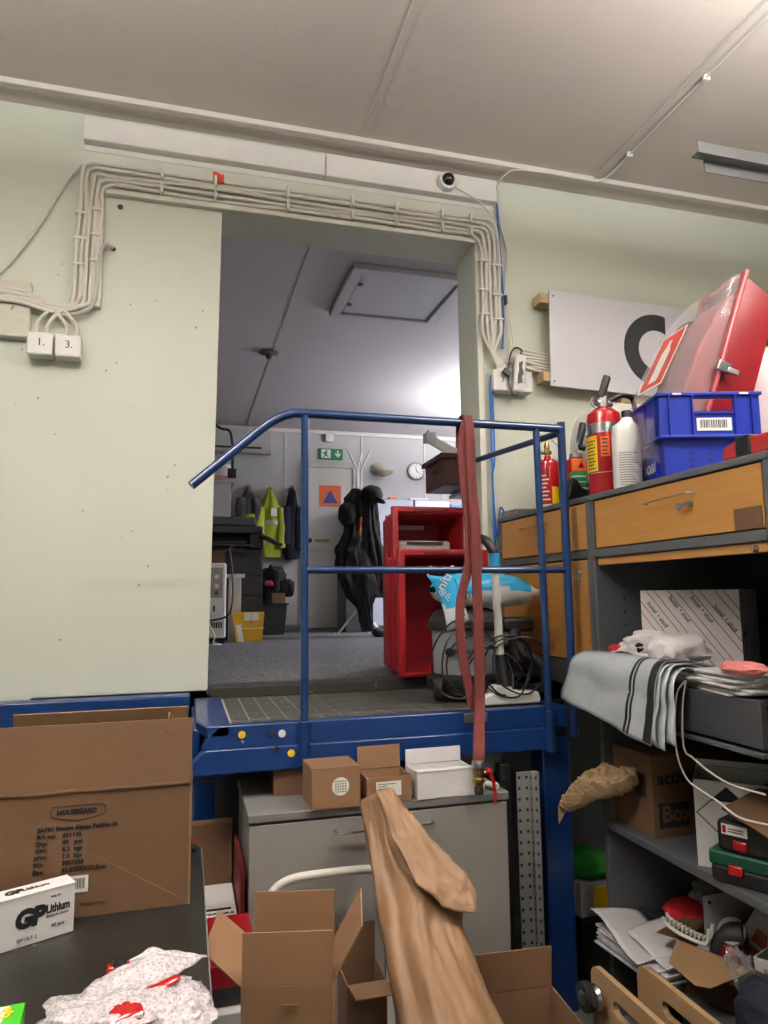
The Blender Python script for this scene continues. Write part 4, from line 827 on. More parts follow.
cabinet_top(o, Y0, Y1, 1.16)
drawer(o, Y0 + 0.03, Y1 - 0.03, 2.80)
q = G().box(UX + 0.006, UX + 0.016, Y0 + 0.03, Y1 - 0.03, 1.26, 1.650).build('roller_door', OAK, o)
g = G()
for k in range(34): g.box(UX + 0.002, UX + 0.007, Y0 + 0.032, Y1 - 0.032, 1.262 + k * 0.0114, 1.262 + k * 0.0114 + 0.0094)
g.build('slats', OAK, q, smooth=False)
G().cyl((UX + 0.004, 2.46, 1.60), (UX - 0.008, 2.46, 1.60), 0.010, 14).build('lock', STEEL, q)
G().box(UX - 0.010, UX - 0.007, 2.445, 2.465, 1.57, 1.60).build('key', STEEL, q)
G().box(UX - 0.002, UX + 0.02, Y0 + 0.022, Y1 - 0.022, 1.165, 1.255).build('plinth', GREYD, o, bevel=0.002)
G().box(UX, UXB, Y0 + 0.022, Y1 - 0.022, 1.16, 1.175).build('bottom_panel', GREY, o)
G().box(UXB - 0.01, UXB, Y0, Y1, 1.16, UT - 0.03).build('back_panel', GREYD, o)
for y in (Y0 + 0.02, Y1 - 0.02):
    for x in (UX + 0.32, UXB - 0.02): G().box(x - 0.015, x + 0.015, y - 0.015, y + 0.015, 0, 1.16).build('leg', GREYD, o)
o = thing('roller_shelf_unit', 'grey steel shelf unit with orange drawer, open roller compartment and pulled out grey drawer', 'shelf', (1.7, 1.9, 0))
Y0, Y1 = 1.50, 2.37
cabinet_top(o, Y0, Y1, 0.0)
q = drawer(o, Y0 + 0.03, Y1 - 0.03, 1.88)
G().box(UX + 0.001, UX + 0.0045, Y0 + 0.035, Y0 + 0.135, 1.692, 1.752).build('card_patch', KRAFTD, q)
G().box(UX + 0.008, UX + 0.022, Y0 + 0.03, Y1 - 0.03, 1.625, 1.652).build('roller_door_edge', OAK, o, bevel=0.002)
G().cyl((UX + 0.01, 1.57, 1.637), (UX - 0.008, 1.57, 1.637), 0.009, 12).build('lock', STEEL, o)
G().box(UXB - 0.01, UXB, Y0, Y1, 0.03, UT - 0.03).build('back_panel', GREYD, o)
for z, t, x0_ in ((1.235, 0.02, UX), (0.705, 0.028, UX - 0.004), (0.300, 0.028, UX - 0.004), (0.04, 0.03, UX)):
    G().box(x0_, UXB - 0.01, Y0 + 0.022, Y1 - 0.022, z - t, z).build('shelf', GREY, o, bevel=0.003)
dr = G().box(UX - 0.055, UX - 0.035, Y0 + 0.03, Y1 - 0.03, 1.115, 1.238).box(UX - 0.035, UX + 0.40, Y0 + 0.035, Y0 + 0.045, 1.13, 1.21).box(UX - 0.035, UX + 0.40, Y1 - 0.045, Y1 - 0.035, 1.13, 1.21).build('grey_drawer', GREYD, o, bevel=0.003)
G().box(UX - 0.056, UX + 0.3, Y0 + 0.03, Y1 - 0.03, 1.092, 1.106).build('drawer_rail', GREY, o, bevel=0.002)
g = G()
for k in range(6): g.cyl((UX + 0.12, Y1 - 0.0225, 1.30 + 0.05 * k), (UX + 0.12, Y1 - 0.024, 1.30 + 0.05 * k), 0.005, 8)
g.build('peg_holes', BLACK, o, kind='stuff')
o = thing('roller_shelf_unit', 'grey steel shelf unit at the right picture edge, only its stile showing', 'shelf', (1.7, 1.1, 0))
G().box(UX, UX + 0.6, 1.45, 1.478, 0, UT).box(UX, UX + 0.6, 0.7, 0.728, 0, UT).build('side_panel', GREY, o, bevel=0.002)
G().box(UX, UX + 0.6, 0.7, 1.478, UT, UT + 0.0).box(UX, UX + 0.6, 0.728, 1.45, UT - 0.03, UT - 0.001).box(UX, UX + 0.6, 0.728, 1.45, 0.65, 0.68).build('shelf', GREY, o)
G().box(UX + 0.005, UX + 0.02, 0.73, 1.448, 1.69, 1.86).build('drawer', OAK, o)

# ---------------------------------------------------------------- on top of the cabinets
def extinguisher(label, x, y, z, r, h, hang, hz, tilt=0):
    o = thing('fire_extinguisher', label, 'extinguisher', (x, y, z), group='red fire extinguishers on the cabinets')
    G().lathe([(r * 0.96, 0), (r, 0.006), (r, h * 0.86), (r * 0.93, h * 0.93), (r * 0.6, h * 0.985), (r * 0.3, h), (r * 0.3, h + 0.012)], (x, y, z), 36).build('cylinder_body', REDX, o)
    return o
BX, BY = 1.585, 2.39
o = extinguisher('largest red fire extinguisher with yellow instruction label and silver band', BX, BY, UT, 0.067, 0.355, 0, 0)
def wrap(o, x, y, z0, z1, r, a0, a1, m, name, d=0.001):
    g = G(); n = max(6, int(abs(a1 - a0) / 7)); d = d + 0.0006
    g.surf(lambda u, v: Vector((x + (r + d) * math.cos(R(a0 + (a1 - a0) * u)), y + (r + d) * math.sin(R(a0 + (a1 - a0) * u)), z0 + (z1 - z0) * v)), n, 1)
    return g.build(name, m, o)
wrap(o, BX, BY, UT + 0.245, UT + 0.285, 0.067, 0, 360, CHROME, 'silver_band')
wrap(o, BX, BY, UT + 0.095, UT + 0.235, 0.067, 160, 212, YEL, 'yellow_label')
wrap(o, BX, BY, UT + 0.15, UT + 0.228, 0.067, 224, 252, ORANGE, 'orange_label'); wrap(o, BX, BY, UT + 0.15, UT + 0.228, 0.067, 262, 300, ORANGE, 'orange_label')
for k in range(9): wrap(o, BX, BY, UT + 0.105 + k * 0.0135, UT + 0.109 + k * 0.0135, 0.067, 166 + (k % 3) * 3, 206 - (k % 2) * 6, INK, 'print_line', 0.0018)
for k in range(5): wrap(o, BX, BY, UT + 0.157 + k * 0.0145, UT + 0.162 + k * 0.0145, 0.067, 228, 248 - (k % 2) * 4, INK, 'print_line', 0.0018)
for k in range(5): wrap(o, BX, BY, UT + 0.157 + k * 0.0145, UT + 0.162 + k * 0.0145, 0.067, 266, 294 - (k % 2) * 8, INK, 'print_line', 0.0018)
wrap(o, BX, BY, UT + 0.088, UT + 0.0895, 0.067, 180, 330, LABEL, 'thin_line')
HT = UT + 0.365
G().cyl((BX, BY, HT - 0.005), (BX, BY, HT + 0.035), 0.022, 14).cyl((BX - 0.03, BY, HT + 0.012), (BX + 0.04, BY, HT + 0.012), 0.014, 12).build('valve', STEEL, o)
G().bar((BX - 0.02, BY, HT + 0.025), (BX + 0.012, BY - 0.01, HT + 0.035), 0.02, 0.006).build('lever', STEEL, o)
G().bar((BX - 0.008, BY, HT + 0.03), (BX + 0.014, BY - 0.02, HT + 0.118), 0.034, 0.026).build('grip', BLACK, o, bevel=0.004)
G().tube([(BX - 0.03 + 0.022 * math.cos(a * .7), BY, HT + 0.012 + 0.022 * math.sin(a * .7)) for a in range(10)], 0.002, 6).build('safety_ring', STEEL, o)
G().tube([(BX + 0.02, BY, HT + 0.012), (BX + 0.045, BY - 0.01, HT + 0.03), (BX + 0.085, BY - 0.015, HT + 0.045), (BX + 0.125, BY - 0.015, HT + 0.035), (BX + 0.15, BY + 0.0, HT - 0.01)], 0.010, 8).build('hose', BLACK, o)
AX, AY = 1.575, 2.83
o = extinguisher('small red fire extinguisher with brass valve behind the blue corner post', AX, AY, UT, 0.052, 0.235, 0, 0)
G().lathe([(0.012, 0.215), (0.012, 0.235), (0.02, 0.238), (0.02, 0.25), (0.011, 0.255), (0.013, 0.275), (0.005, 0.30)], (AX, AY, UT + 0.02), 14).build('brass_valve', BRASS, o)
G().cyl((AX - 0.03, AY, UT + 0.263), (AX + 0.02, AY, UT + 0.263), 0.008, 10).build('valve_arm', BRASS, o)
G().bar((AX - 0.0, AY, UT + 0.345), (AX + 0.06, AY - 0.03, UT + 0.275), 0.012, 0.004).build('lever', STEEL, o)
for k in range(7): wrap(o, AX, AY, UT + 0.04 + k * 0.018, UT + 0.046 + k * 0.018, 0.052, 205, 250 - (k * 13 % 20), LABEL, 'print_line')
wrap(o, AX, AY, UT + 0.02, UT + 0.10, 0.052, 258, 300, YEL, 'yellow_label'); wrap(o, AX, AY, UT + 0.005, UT + 0.022, 0.052, 200, 255, LABEL, 'print_line')
CX_, CY_ = 1.655, 2.72
o = extinguisher('red fire extinguisher with green and orange label and upright black nozzle', CX_, CY_, UT, 0.048, 0.225, 0, 0)
wrap(o, CX_, CY_, UT + 0.155, UT + 0.21, 0.048, 215, 300, ORANGE, 'orange_label'); wrap(o, CX_, CY_, UT + 0.085, UT + 0.153, 0.048, 200, 300, GREEN, 'green_label')
wrap(o, CX_, CY_, UT + 0.055, UT + 0.083, 0.048, 200, 300, LABEL, 'white_label')
for z in (0.105, 0.13): wrap(o, CX_, CY_, UT + z, UT + z + 0.004, 0.048, 215, 290, LABEL, 'print_line', 0.0018)
G().prism([(-0.016, 0), (0.016, 0), (0, 0.03)], frame((CX_ - 0.006, CY_ - 0.0497, UT + 0.168), (1, 0.05, 0), Z3), 0.001).build('warning_triangle', REDX, o)
G().cyl((CX_, CY_, UT + 0.23), (CX_, CY_, UT + 0.275), 0.006, 10).cyl((CX_, CY_, UT + 0.222), (CX_, CY_, UT + 0.238), 0.03, 20).build('valve', STEEL, o)
G().bar((CX_ - 0.005, CY_, UT + 0.25), (CX_ + 0.015, CY_ - 0.01, UT + 0.31), 0.025, 0.008).build('lever', STEEL, o)
G().tube([(CX_ + 0.012, CY_ - 0.01, UT + 0.275), (CX_ + 0.022, CY_ - 0.012, UT + 0.32), (CX_ + 0.038, CY_ - 0.014, UT + 0.375)], 0.016, 12, rs=[0.014, 0.017, 0.019]).build('nozzle', BLACK, o)
G().cyl((CX_ + 0.01, CY_ - 0.015, UT + 0.268), (CX_ + 0.035, CY_ - 0.018, UT + 0.262), 0.012, 12).build('nozzle_tip', BLACK, o)
o = thing('black_mount', 'black plastic wedge shaped mount between the extinguishers', 'mount', (1.58, 2.55, UT))
G().prism([(-0.075, 0), (0.05, 0), (0.045, 0.05), (0.0, 0.06), (-0.02, 0.095), (-0.045, 0.10), (-0.06, 0.04)], frame((1.575, 2.60, UT + 0.001), X3, Z3), 0.05).build('mount_body', BLACK, o, bevel=0.005)
G().box(1.60, 1.68, 2.48, 2.56, UT + 0.001, UT + 0.05).build('mount_block', CHAR, o, bevel=0.006)
G().tube([(1.60, 2.56, UT + 0.07), (1.66, 2.52, UT + 0.12), (1.72, 2.50, UT + 0.16)], 0.008, 8).build('black_tube', BLACK, o)
o = thing('grey_flat_box', 'flat light grey steel box lying on the cabinet end by the wall', 'box', (1.6, 3.1, UT))
G().box(1.50, 1.66, 3.0, 3.18, UT, UT + 0.028).build('box_body', STEEL, o, bevel=0.003)
o = thing('white_bottle', 'white plastic bottle with dark cap between the large extinguisher and blue crate', 'bottle', (1.60, 2.22, UT))
WBX, WBY = 1.553, 2.205
G().loft([(WBX, WBY, UT, 0.052, 0.04), (WBX, WBY, UT + 0.01, 0.055, 0.042), (WBX, WBY, UT + 0.19, 0.055, 0.042), (WBX, WBY, UT + 0.235, 0.05, 0.038), (WBX + .005, WBY, UT + 0.255, 0.026, 0.024), (WBX + .008, WBY, UT + 0.27, 0.018, 0.018)], 28, 0, nv=3).build('bottle_body', WHITE, o)
G().cyl((WBX + .008, WBY, UT + 0.265), (WBX + .008, WBY, UT + 0.295), 0.019, 18).build('cap', CHAR, o, bevel=0.002)
for k in range(14): G().surf(lambda u, v: Vector((WBX + 0.0565 * math.cos(R(210 + u * (80 - k * 7 % 30))), WBY + 0.0435 * math.sin(R(210 + u * (80 - k * 7 % 30))), UT + 0.012 + k * 0.009 + 0.003 * v)), 8, 1).build('print_line', GREYC, o)
# crate
AN = R(-16)
o = thing('blue_crate', 'blue plastic crate with barcode labels on top of the cabinets', 'crate', (1.562, 2.02, UT + 0.001), AN, local=True)
W_, D_, H_ = 0.345, 0.43, 0.31
g = G(); t = 0.008; zc = 0.155
g.box(0.012, W_ - 0.012, 0.012, D_ - 0.012, 0, 0.006)
for (a, b_, c_, d_) in ((0.012, W_ - 0.012, 0.012, 0.02), (0.012, W_ - 0.012, D_ - 0.02, D_ - 0.012), (0.012, 0.02, 0.012, D_ - 0.012), (W_ - 0.02, W_ - 0.012, 0.012, D_ - 0.012)): g.box(a, b_, c_, d_, 0, zc)
g.build('lower_walls', CRATE, o, bevel=0.003)
g = G()
def fronty(y0, y1):
    g.box(0, 0.115, y0, y1, zc, H_); g.box(0.255, W_, y0, y1, zc, H_); g.box(0.115, 0.255, y0, y1, zc, 0.24); g.box(0.115, 0.255, y0, y1, H_ - 0.022, H_)
fronty(0, 0.006); fronty(D_ - 0.006, D_); g.box(0, 0.006, 0, D_, zc, H_); g.box(W_ - 0.006, W_, 0, D_, zc, H_)
g.build('upper_walls', CRATE, o, bevel=0.002)
G().box(-0.008, W_ + 0.008, -0.008, 0.008, H_ - 0.012, H_).box(-0.008, W_ + 0.008, D_ - 0.008, D_ + 0.008, H_ - 0.012, H_).box(-0.008, 0.008, 0, D_, H_ - 0.012, H_).box(W_ - 0.008, W_ + 0.008, 0, D_, H_ - 0.012, H_).box(-0.008, W_ + 0.008, -0.010, 0.002, zc - 0.006, zc + 0.004).box(-0.010, 0.002, 0, D_, zc - 0.006, zc + 0.004).build('rim', CRATE, o, bevel=0.002)
g = G()
for x in (0.03, 0.110, 0.256, 0.315): g.box(x, x + 0.005, -0.008, 0.001, zc, H_ - 0.01)
for y in (0.03, 0.12, 0.21, 0.30): g.box(-0.008, 0.001, y, y + 0.005, zc, H_ - 0.01)
for y in (0.06, 0.20): g.box(0.0, 0.013, y, y + 0.006, 0.0, zc)
g.box(0.11, 0.26, -0.006, 0.001, 0.235, 0.243)
g.build('ribs', CRATE, o, kind='stuff')
g = G()
for x in (0.105, 0.17, 0.235):
    for z in (0.03, 0.053, 0.076, 0.099): g.cyl((x, 0.0115, z), (x, 0.0125, z), 0.0065, 10)
g.build('vent_holes', mat('hole_dark', '140a2a', 0.6), o, kind='stuff')
barcode(frame((0.125, -0.001, 0.175), X3, Z3), 0.12, 0.045, o, 4); barcode(frame((-0.001, 0.33, 0.20), (0, -1, 0), Z3), 0.075, 0.05, o, 5)
for x in (0.045, 0.275): G().box(x, x + 0.03, -0.0086, -0.0078, H_ - 0.009, H_ - 0.003).build('rim_sticker', LABEL, o)
txt('posti', 0.072, frame((0.0115, 0.21, 0.05), (0, -1, 0), Z3), LABEL, o, 'lettering', 0.012)
# extinguisher cabinet leaning inside the crate
Mx = Matrix.Translation((1.70, 2.17, UT + 0.03))
cr = Vector((0.962, -0.272, 0)); cc = Vector((0.272, 0.962, 0)); aa = R(9)
nrm = (-cr * math.cos(aa) - cc * math.sin(aa)); sid = (-cc * math.cos(aa) + cr * math.sin(aa))
tilt = R(20); up2 = (Vector((0, 0, 1)) * math.cos(tilt) - nrm * math.sin(tilt)); nr2 = (nrm * math.cos(tilt) + Vector((0, 0, 1)) * math.sin(tilt))
MM = Mx @ Matrix(((sid.x, nr2.x, up2.x, 0), (sid.y, nr2.y, up2.y, 0), (sid.z, nr2.z, up2.z, 0), (0, 0, 0, 1)))
o = thing('extinguisher_case', 'red fire extinguisher case with clear domed front leaning in the blue crate', 'case', M=MM)
WH, HH = 0.125, 0.80      # half width along x, height along z, front to +y
g = G(); g.vf([(-WH, 0, 0), (WH, 0, 0), (WH, 0, HH), (-WH, 0, HH), (-WH * .9, -0.16, .02), (WH * .9, -0.16, .02), (WH * .9, -0.16, HH - .04), (-WH * .9, -0.16, HH - .04)], [(0, 1, 5, 4), (1, 2, 6, 5), (2, 3, 7, 6), (3, 0, 4, 7), (4, 5, 6, 7)])
g.build('red_back', mat('case_red', '780b16', 0.35, var=0.12, vs=12, spots=('8a2a34', 60, 0.66)), o, solid=0.004, bevel=0.012, seg=3)
prof = [(0.006, 0.0), (0.15, 0.01), (0.172, 0.05), (0.172, 0.25), (0.160, 0.40), (0.135, 0.55), (0.095, 0.68), (0.05, 0.77), (0.02, 0.80), (0.006, 0.80)]
g = G(); n = len(prof); g.vf([(x * (1 - .25 * y), y, z) for x in (-WH * .97, WH * .97) for y, z in prof], [tuple(range(n)), tuple(range(n, 2 * n))] + [(i, i + 1, n + i + 1, n + i) for i in range(n - 1)])
g.build('clear_cover', mat('case_clear', 'e0d6d8', 0.10, alpha=0.13, var=0.03, vs=5, coat=0.4), o, solid=0.003, bevel=0.010, seg=3, angle=50)
g = G(); g.prism([(0, 0.02), (0.09, 0.03), (0.10, 0.25), (0.09, 0.45), (0.055, 0.64), (0.0, 0.75)], frame((-WH * .9, 0, 0), Y3, Z3), WH * 1.8).build('red_liner', mat('liner_red', '7c0a18', 0.4, var=0.2, vs=14), o, bevel=0.01)
g = G()
for a, b_, c_, d_ in ((-WH - 0.018, WH + 0.018, -0.018, 0.008), (-WH - 0.018, WH + 0.018, HH - 0.008, HH + 0.018), (-WH - 0.018, -WH + 0.008, 0, HH), (WH - 0.008, WH + 0.018, 0, HH)): g.box(a, b_, -0.008, 0.008, c_, d_)
g.build('rim_flange', mat('rim_pink', 'a8434a', 0.3, coat=0.4), o, bevel=0.005)
st = frame((WH * 0.70, 0.1745, 0.30), (-1, 0, 0), (0, -0.145, 1))
plate(st @ Matrix.Translation((0.0, 0.0, -0.0006)), 0.165, 0.26, LABEL, o, 'sticker_border'); q = plate(st @ Matrix.Translation((0.008, 0.008, 0)), 0.149, 0.244, mat('sticker_red', 'cf4a44', 0.4), o, 'sticker')
G().prism([(0.055, 0.03), (0.11, 0.03), (0.11, 0.165), (0.092, 0.195), (0.092, 0.22), (0.073, 0.22), (0.073, 0.195), (0.055, 0.165)], st @ Matrix.Translation((0, 0, 0.0012)), 0.001).build('extinguisher_symbol', LABEL, q)
G().box(WH + 0.012, WH + 0.028, -0.035, 0.018, 0.40, 0.44).build('latch', CHROME, o, bevel=0.004); G().box(WH + 0.02, WH + 0.03, -0.065, -0.02, 0.405, 0.425).build('latch_tongue', STEEL, o, bevel=0.003)
o = thing('white_sack', 'large rounded white plastic container behind the blue crate', 'container', (1.97, 2.8, UT))
G().lump((1.975, 2.80, UT + 0.25), 0.26, 0.15, 0.25, 0.03, 1.5, 2, p=0.6, n=40, m=28).build('container_body', WHITE, o)
o = thing('white_sack', 'pale pinkish white rounded container right of the extinguisher case', 'container', (2.3, 2.1, UT))
G().box(1.96, 2.06, 2.15, 2.35, UT, UT + 0.02).build('foot', WHITE, o, bevel=0.004)
G().lump((2.22, 2.22, UT + 0.30), 0.20, 0.16, 0.28, 0.03, 1.5, 2, p=0.6, n=40, m=28).build('container_body', mat('pinkish_white', 'd5c3c6', 0.4), o)
o = thing('red_tool', 'red plastic tool with a wide black strap at the right edge of the cabinet top', 'tool', (1.53, 1.6, UT))
G().prism([(0, 0.004), (0.22, 0.004), (0.22, 0.055), (0.06, 0.058), (0.0, 0.045), (-0.012, 0.02)], frame((1.51, 1.68, UT), (0, -1, 0), Z3), 0.0 + 0.05).build('tool_body', REDX, o, bevel=0.006)
bpy.data.objects['tool_body'].location = (0.05, 0, 0)
G().box(1.506, 1.564, 1.575, 1.63, UT + 0.0005, UT + 0.064).build('black_strap', BLACK, o, bevel=0.004)

# ---------------------------------------------------------------- inside the roller compartment
def cbox(name, label, cat, M, w, d, h, m, flaps=(), group=None, t=0.004, inner=None):
    """cardboard box: local origin at the bottom front left corner; flaps = (side, angle from upright outward, length)"""
    o = thing(name, label, cat, M=M, group=group)
    g = G(); g.box(0, w, 0, d, 0, t).box(0, w, 0, t, t, h).box(0, w, d - t, d, t, h).box(0, t, t, d - t, t, h).box(w - t, w, t, d - t, t, h)
    g.build('box_body', m, o, bevel=0.0008, smooth=False)
    for side, ang, L, in_ in [(f + (0,))[:4] for f in flaps]:
        a = R(ang); du = (math.sin(a), math.cos(a))
        if side == 'f': fr_ = frame((0.001 + in_, 0, h), X3, (0, -du[0], du[1])); ww = w
        if side == 'b': fr_ = frame((w - 0.001 - in_, d, h), (-1, 0, 0), (0, du[0], du[1])); ww = w
        if side == 'l': fr_ = frame((0, d - 0.001 - in_, h), (0, -1, 0), (-du[0], 0, du[1])); ww = d
        if side == 'r': fr_ = frame((w, 0.001 + in_, h), (0, 1, 0), (du[0], 0, du[1])); ww = d
        G().box(0, ww - 0.002 - 2 * in_, 0.001, L, -t, 0, fr_).build('flap', m, o, bevel=0.0008, smooth=False)
    return o
def T(x, y, z, rz=0): return Matrix.Translation((x, y, z)) @ Matrix.Rotation(R(rz), 4, 'Z')
o = cbox('striped_box', 'white cardboard box with red diagonal stripes inside the open roller compartment', 'box', T(1.60, 2.235, 1.2355, -58), 0.335, 0.20, 0.29, WHITEC, ())
G().box(0.0, 0.335, 0.0, 0.20, 0.29, 0.2925).build('box_lid', WHITEC, o)
SR = mat('stripe_red', 'c0392f', 0.6)
F0 = frame((0, 0, 0), X3, Z3); F1 = frame((0.335, 0, 0), Y3, Z3)
def stripes(F, w, h, sp, sgn, off=0.0):
    x = -h + off; k = 0
    g = G()
    while x < w:
        # stripe runs from (x, h) to (x + h*0.75, 0) for sgn = 1
        pts = []
        xa, xb, th = x, x + h * 0.75, 0.0035
        P = [(xa, h), (xa + th, h), (xb + th, 0), (xb, 0)] if sgn > 0 else [(xa, 0), (xa + th, 0), (xb + th, h), (xb, h)]
        # clip to the face
        def clip(P, f, inter):
            o_ = []
            for i in range(len(P)):
                a, b_ = P[i], P[(i + 1) % len(P)]
                if f(a): o_.append(a)
                if f(a) != f(b_): o_.append(inter(a, b_))
            return o_
        ix = lambda X: (lambda a, b_: (X, a[1] + (b_[1] - a[1]) * (X - a[0]) / (b_[0] - a[0])))
        P = clip(P, lambda q: q[0] >= 0, ix(0)); P = clip(P, lambda q: q[0] <= w, ix(w)) if P else P
        if len(P) > 2: g.prism(P, F, 0.0006)
        x += sp[k % len(sp)]; k += 1
    g.build('red_stripes', SR, o, smooth=False)
stripes(F0, 0.335, 0.29, (0.028, 0.05), 1); stripes(F1, 0.20, 0.29, (0.035, 0.07), -1)
for x, z in ((0.022, 0.245), (0.10, 0.265), (0.175, 0.265), (0.25, 0.235)):
    Fq = frame((x, -0.0002, z), (0.6, 0, -0.8), (0.8, 0, 0.6)); txt('hotel', 0.022, Fq, INK, o, bold=0.01); txt('\u2022 stud', 0.022, Fq @ Matrix.Translation((0.055, 0, 0)), INK, o, bold=0.01)
txt('stud', 0.026, frame((0.3352, 0.03, 0.13), (0, 0.6, 0.8), (0, -0.8, 0.6)), INK, o)
# grey mailers draped over the drawer front
for k in range(6):
    o = thing('grey_mailer', ['topmost grey plastic mailer draped over the grey drawer front', 'grey plastic mailer just under the topmost one', 'third grey plastic mailer down in the draped stack', 'fourth grey plastic mailer down in the draped stack', 'fifth grey plastic mailer down in the draped stack', 'lowest grey plastic mailer of the draped stack, corner sticking out'][k], 'mailer', (1.42, 2.13, 1.2), group='grey plastic mailers draped on the drawer')
    def mf(u, v, k=k):
        y = (2.20 + 0.13 * v) * (1 - u) + 1.805 * u - 0.012 * k * (1 if k % 2 else -1) * v
        L = (0.43 - 0.012 * k - (0.07 * (1 - u) if k < 2 else 0.05 * (1 - u)) + (0.03 * u if k > 2 else 0)) * v
        q = noise.noise(Vector((u * 3.1, v * 4.0 + k, 1))) * 0.011 * min(1, v * 3)
        off = 0.007 * (5 - k)
        if L < 0.16: x, z = 1.58 - L, 1.262 + off * .6 + 0.035 * math.sin(math.pi * L / .32)
        else:
            l = L - 0.16; a = min(l / 0.07, 1) * R(80) ; rr_ = 0.055
            if l < 0.077: x, z = 1.42 - rr_ * math.sin(a), 1.297 + off * .6 - rr_ * (1 - math.cos(a))
            else: x, z = 1.42 - rr_ * math.sin(R(80)) - (l - 0.077) * math.cos(R(80)), 1.297 + off * .6 - rr_ * (1 - math.cos(R(80))) - (l - 0.077)
            x -= off * 0.9
        return Vector((x - abs(q), y, z + q * 0.6))
    G().surf(mf, 26, 30).build('mailer_sheet', MAILER, o, solid=0.002)
    if k == 0:
        for u0, u1, m_, nm_ in ((0.93, 1.0, INK, 'black_edge'), (0.74, 0.765, INK, 'printed_strip'), (0.78, 0.80, INK, 'printed_strip')):
            G().surf(lambda u, v: mf(u0 + (u1 - u0) * u, 0.35 + 0.64 * v, 0) + Vector((-0.0018, 0, 0.0016)), 3, 30).build(nm_, m_, o)
o = thing('white_shirt', 'crumpled white cloth with a red patch on the grey mailers', 'cloth', (1.5, 2.0, 1.30))
G().lump((1.50, 1.99, 1.345), 0.09, 0.15, 0.045, 0.24, 2.0, 3, n=44, m=26, p=0.8).build('cloth_body', CLOTHW, o)
G().surf(lambda u, v: Vector((1.39 + 0.04 * v + 0.01 * math.sin(5 * u), 2.12 - 0.28 * u, 1.318 + 0.012 * math.sin(7 * u) + 0.035 * v)), 16, 4).build('cloth_hem', CLOTHW, o, solid=0.004)
G().lump((1.415, 2.12, 1.332), 0.018, 0.035, 0.014, 0.3, 2.2, 4).build('red_patch', mat('shirt_red', 'a81c26', 0.8), o)
G().lump((1.425, 1.985, 1.345), 0.02, 0.03, 0.018, 0.3, 2.2, 6).build('black_patch', CLOTHB, o)
G().lump((1.43, 1.88, 1.335), 0.045, 0.06, 0.038, 0.25, 2.2, 9, n=36).build('cloth_fold', CLOTHW, o)
for k in range(8):
    o = thing('envelope', 'topmost white envelope of the stack on the grey drawer, under the pink net' if k == 7 else 'white envelope in the untidy stack on the grey drawer beside the striped box', 'envelope', (1.52, 1.7, 1.24 + .006 * k), group='envelopes on the grey drawer')
    rr = random.Random(k + 40); M_ = T(1.50 + rr.uniform(-.015, .02), 1.70 + rr.uniform(-.04, .03), 1.2385 + 0.0075 * k, rr.uniform(-14, 14))
    G().box(-0.055, 0.10, -0.11, 0.11, 0, 0.006, M_).build('envelope_body', PAPER, o, bevel=0.001)
o = thing('pink_mesh_bag', 'small pink net bag on the envelopes at the right edge', 'bag', (1.45, 1.58, 1.29))
G().lump((1.455, 1.60, 1.315), 0.035, 0.075, 0.017, 0.15, 2.5, 3).build('net_body', PINK, o)
o = thing('white_string', 'thin pale string hanging in loops from the drawer over the shelf', 'string', (1.42, 1.85, 1.2))
G().tube([(1.425, 1.80, 1.262), (1.405, 1.815, 1.22), (1.395, 1.82, 1.12), (1.397, 1.815, 1.04), (1.405, 1.79, 0.985), (1.415, 1.75, 0.965), (1.43, 1.70, 0.945), (1.43, 1.62, 0.925), (1.45, 1.52, 0.93)], 0.0028, 6).build('string_loop', CABLEW, o)
G().tube([(1.425, 1.795, 1.262), (1.413, 1.80, 1.2), (1.405, 1.80, 1.10), (1.405, 1.79, 1.06), (1.41, 1.77, 1.05), (1.43, 1.73, 1.02), (1.44, 1.66, 1.0), (1.45, 1.55, 1.0)], 0.0028, 6).build('string_loop', CABLEW, o)

# ---------------------------------------------------------------- middle shelf (top 0.705)
S1 = 0.7055
o = cbox('cardboard_box', 'brown cardboard box reading activa Box with crumpled paper in its handhole', 'box', T(1.525, 2.345, S1, -90), 0.225, 0.33, 0.262, KRAFT)
# long face (local -x side faces the viewer after turning): build print on local left and front faces
G().box(0, 0.225, 0, 0.33, 0.262, 0.266).build('box_lid', KRAFTD, o)
Fa = frame((0.225, 0.0, 0.0), (0, 1, 0), Z3); Fb = frame((0, 0, 0), X3, Z3)
G().box(0.02, 0.14, 0.03, 0.11, 0, 0.001, Fa).build('label_block', INK, o, smooth=False)
txt('Box', 0.075, Fa @ Matrix.Translation((0.03, 0.05, 0.0006)), KRAFT, o, bold=0.02)
txt('activaBox', 0.062, Fa @ Matrix.Translation((0.02, 0.172, 0)), INK, o, bold=0.02)
G().box(0.13, 0.19, 0.12, 0.20, 0, 0.0012, Fb).build('hand_hole', mat('hole_brown', '3a2a1c', 0.8), o)
o = thing('crumpled_paper', 'crumpled brown packing paper sticking out of the activa box handhole', 'paper', (1.45, 2.3, 0.86))
g = G()
pp = [Vector(q) for q in ((1.515, 2.19, 0.87), (1.49, 2.195, 0.885), (1.46, 2.21, 0.87), (1.43, 2.25, 0.86), (1.40, 2.29, 0.84), (1.36, 2.32, 0.80), (1.335, 2.345, 0.77), (1.32, 2.36, 0.755))]
g.tube(pp, 0.03, 30, rs=[0.020, 0.036, 0.040, 0.050, 0.046, 0.038, 0.026, 0.012], seg=9)
for v_ in g.bm.verts:
    q = noise.noise(v_.co * 24) * 0.022; c_ = abs(noise.noise(v_.co * 48)) * 0.022; v_.co += Vector((q * .5 - c_, -q - c_ * .5, q + c_))
g.build('paper_body', PAPERC, o, smooth=False)
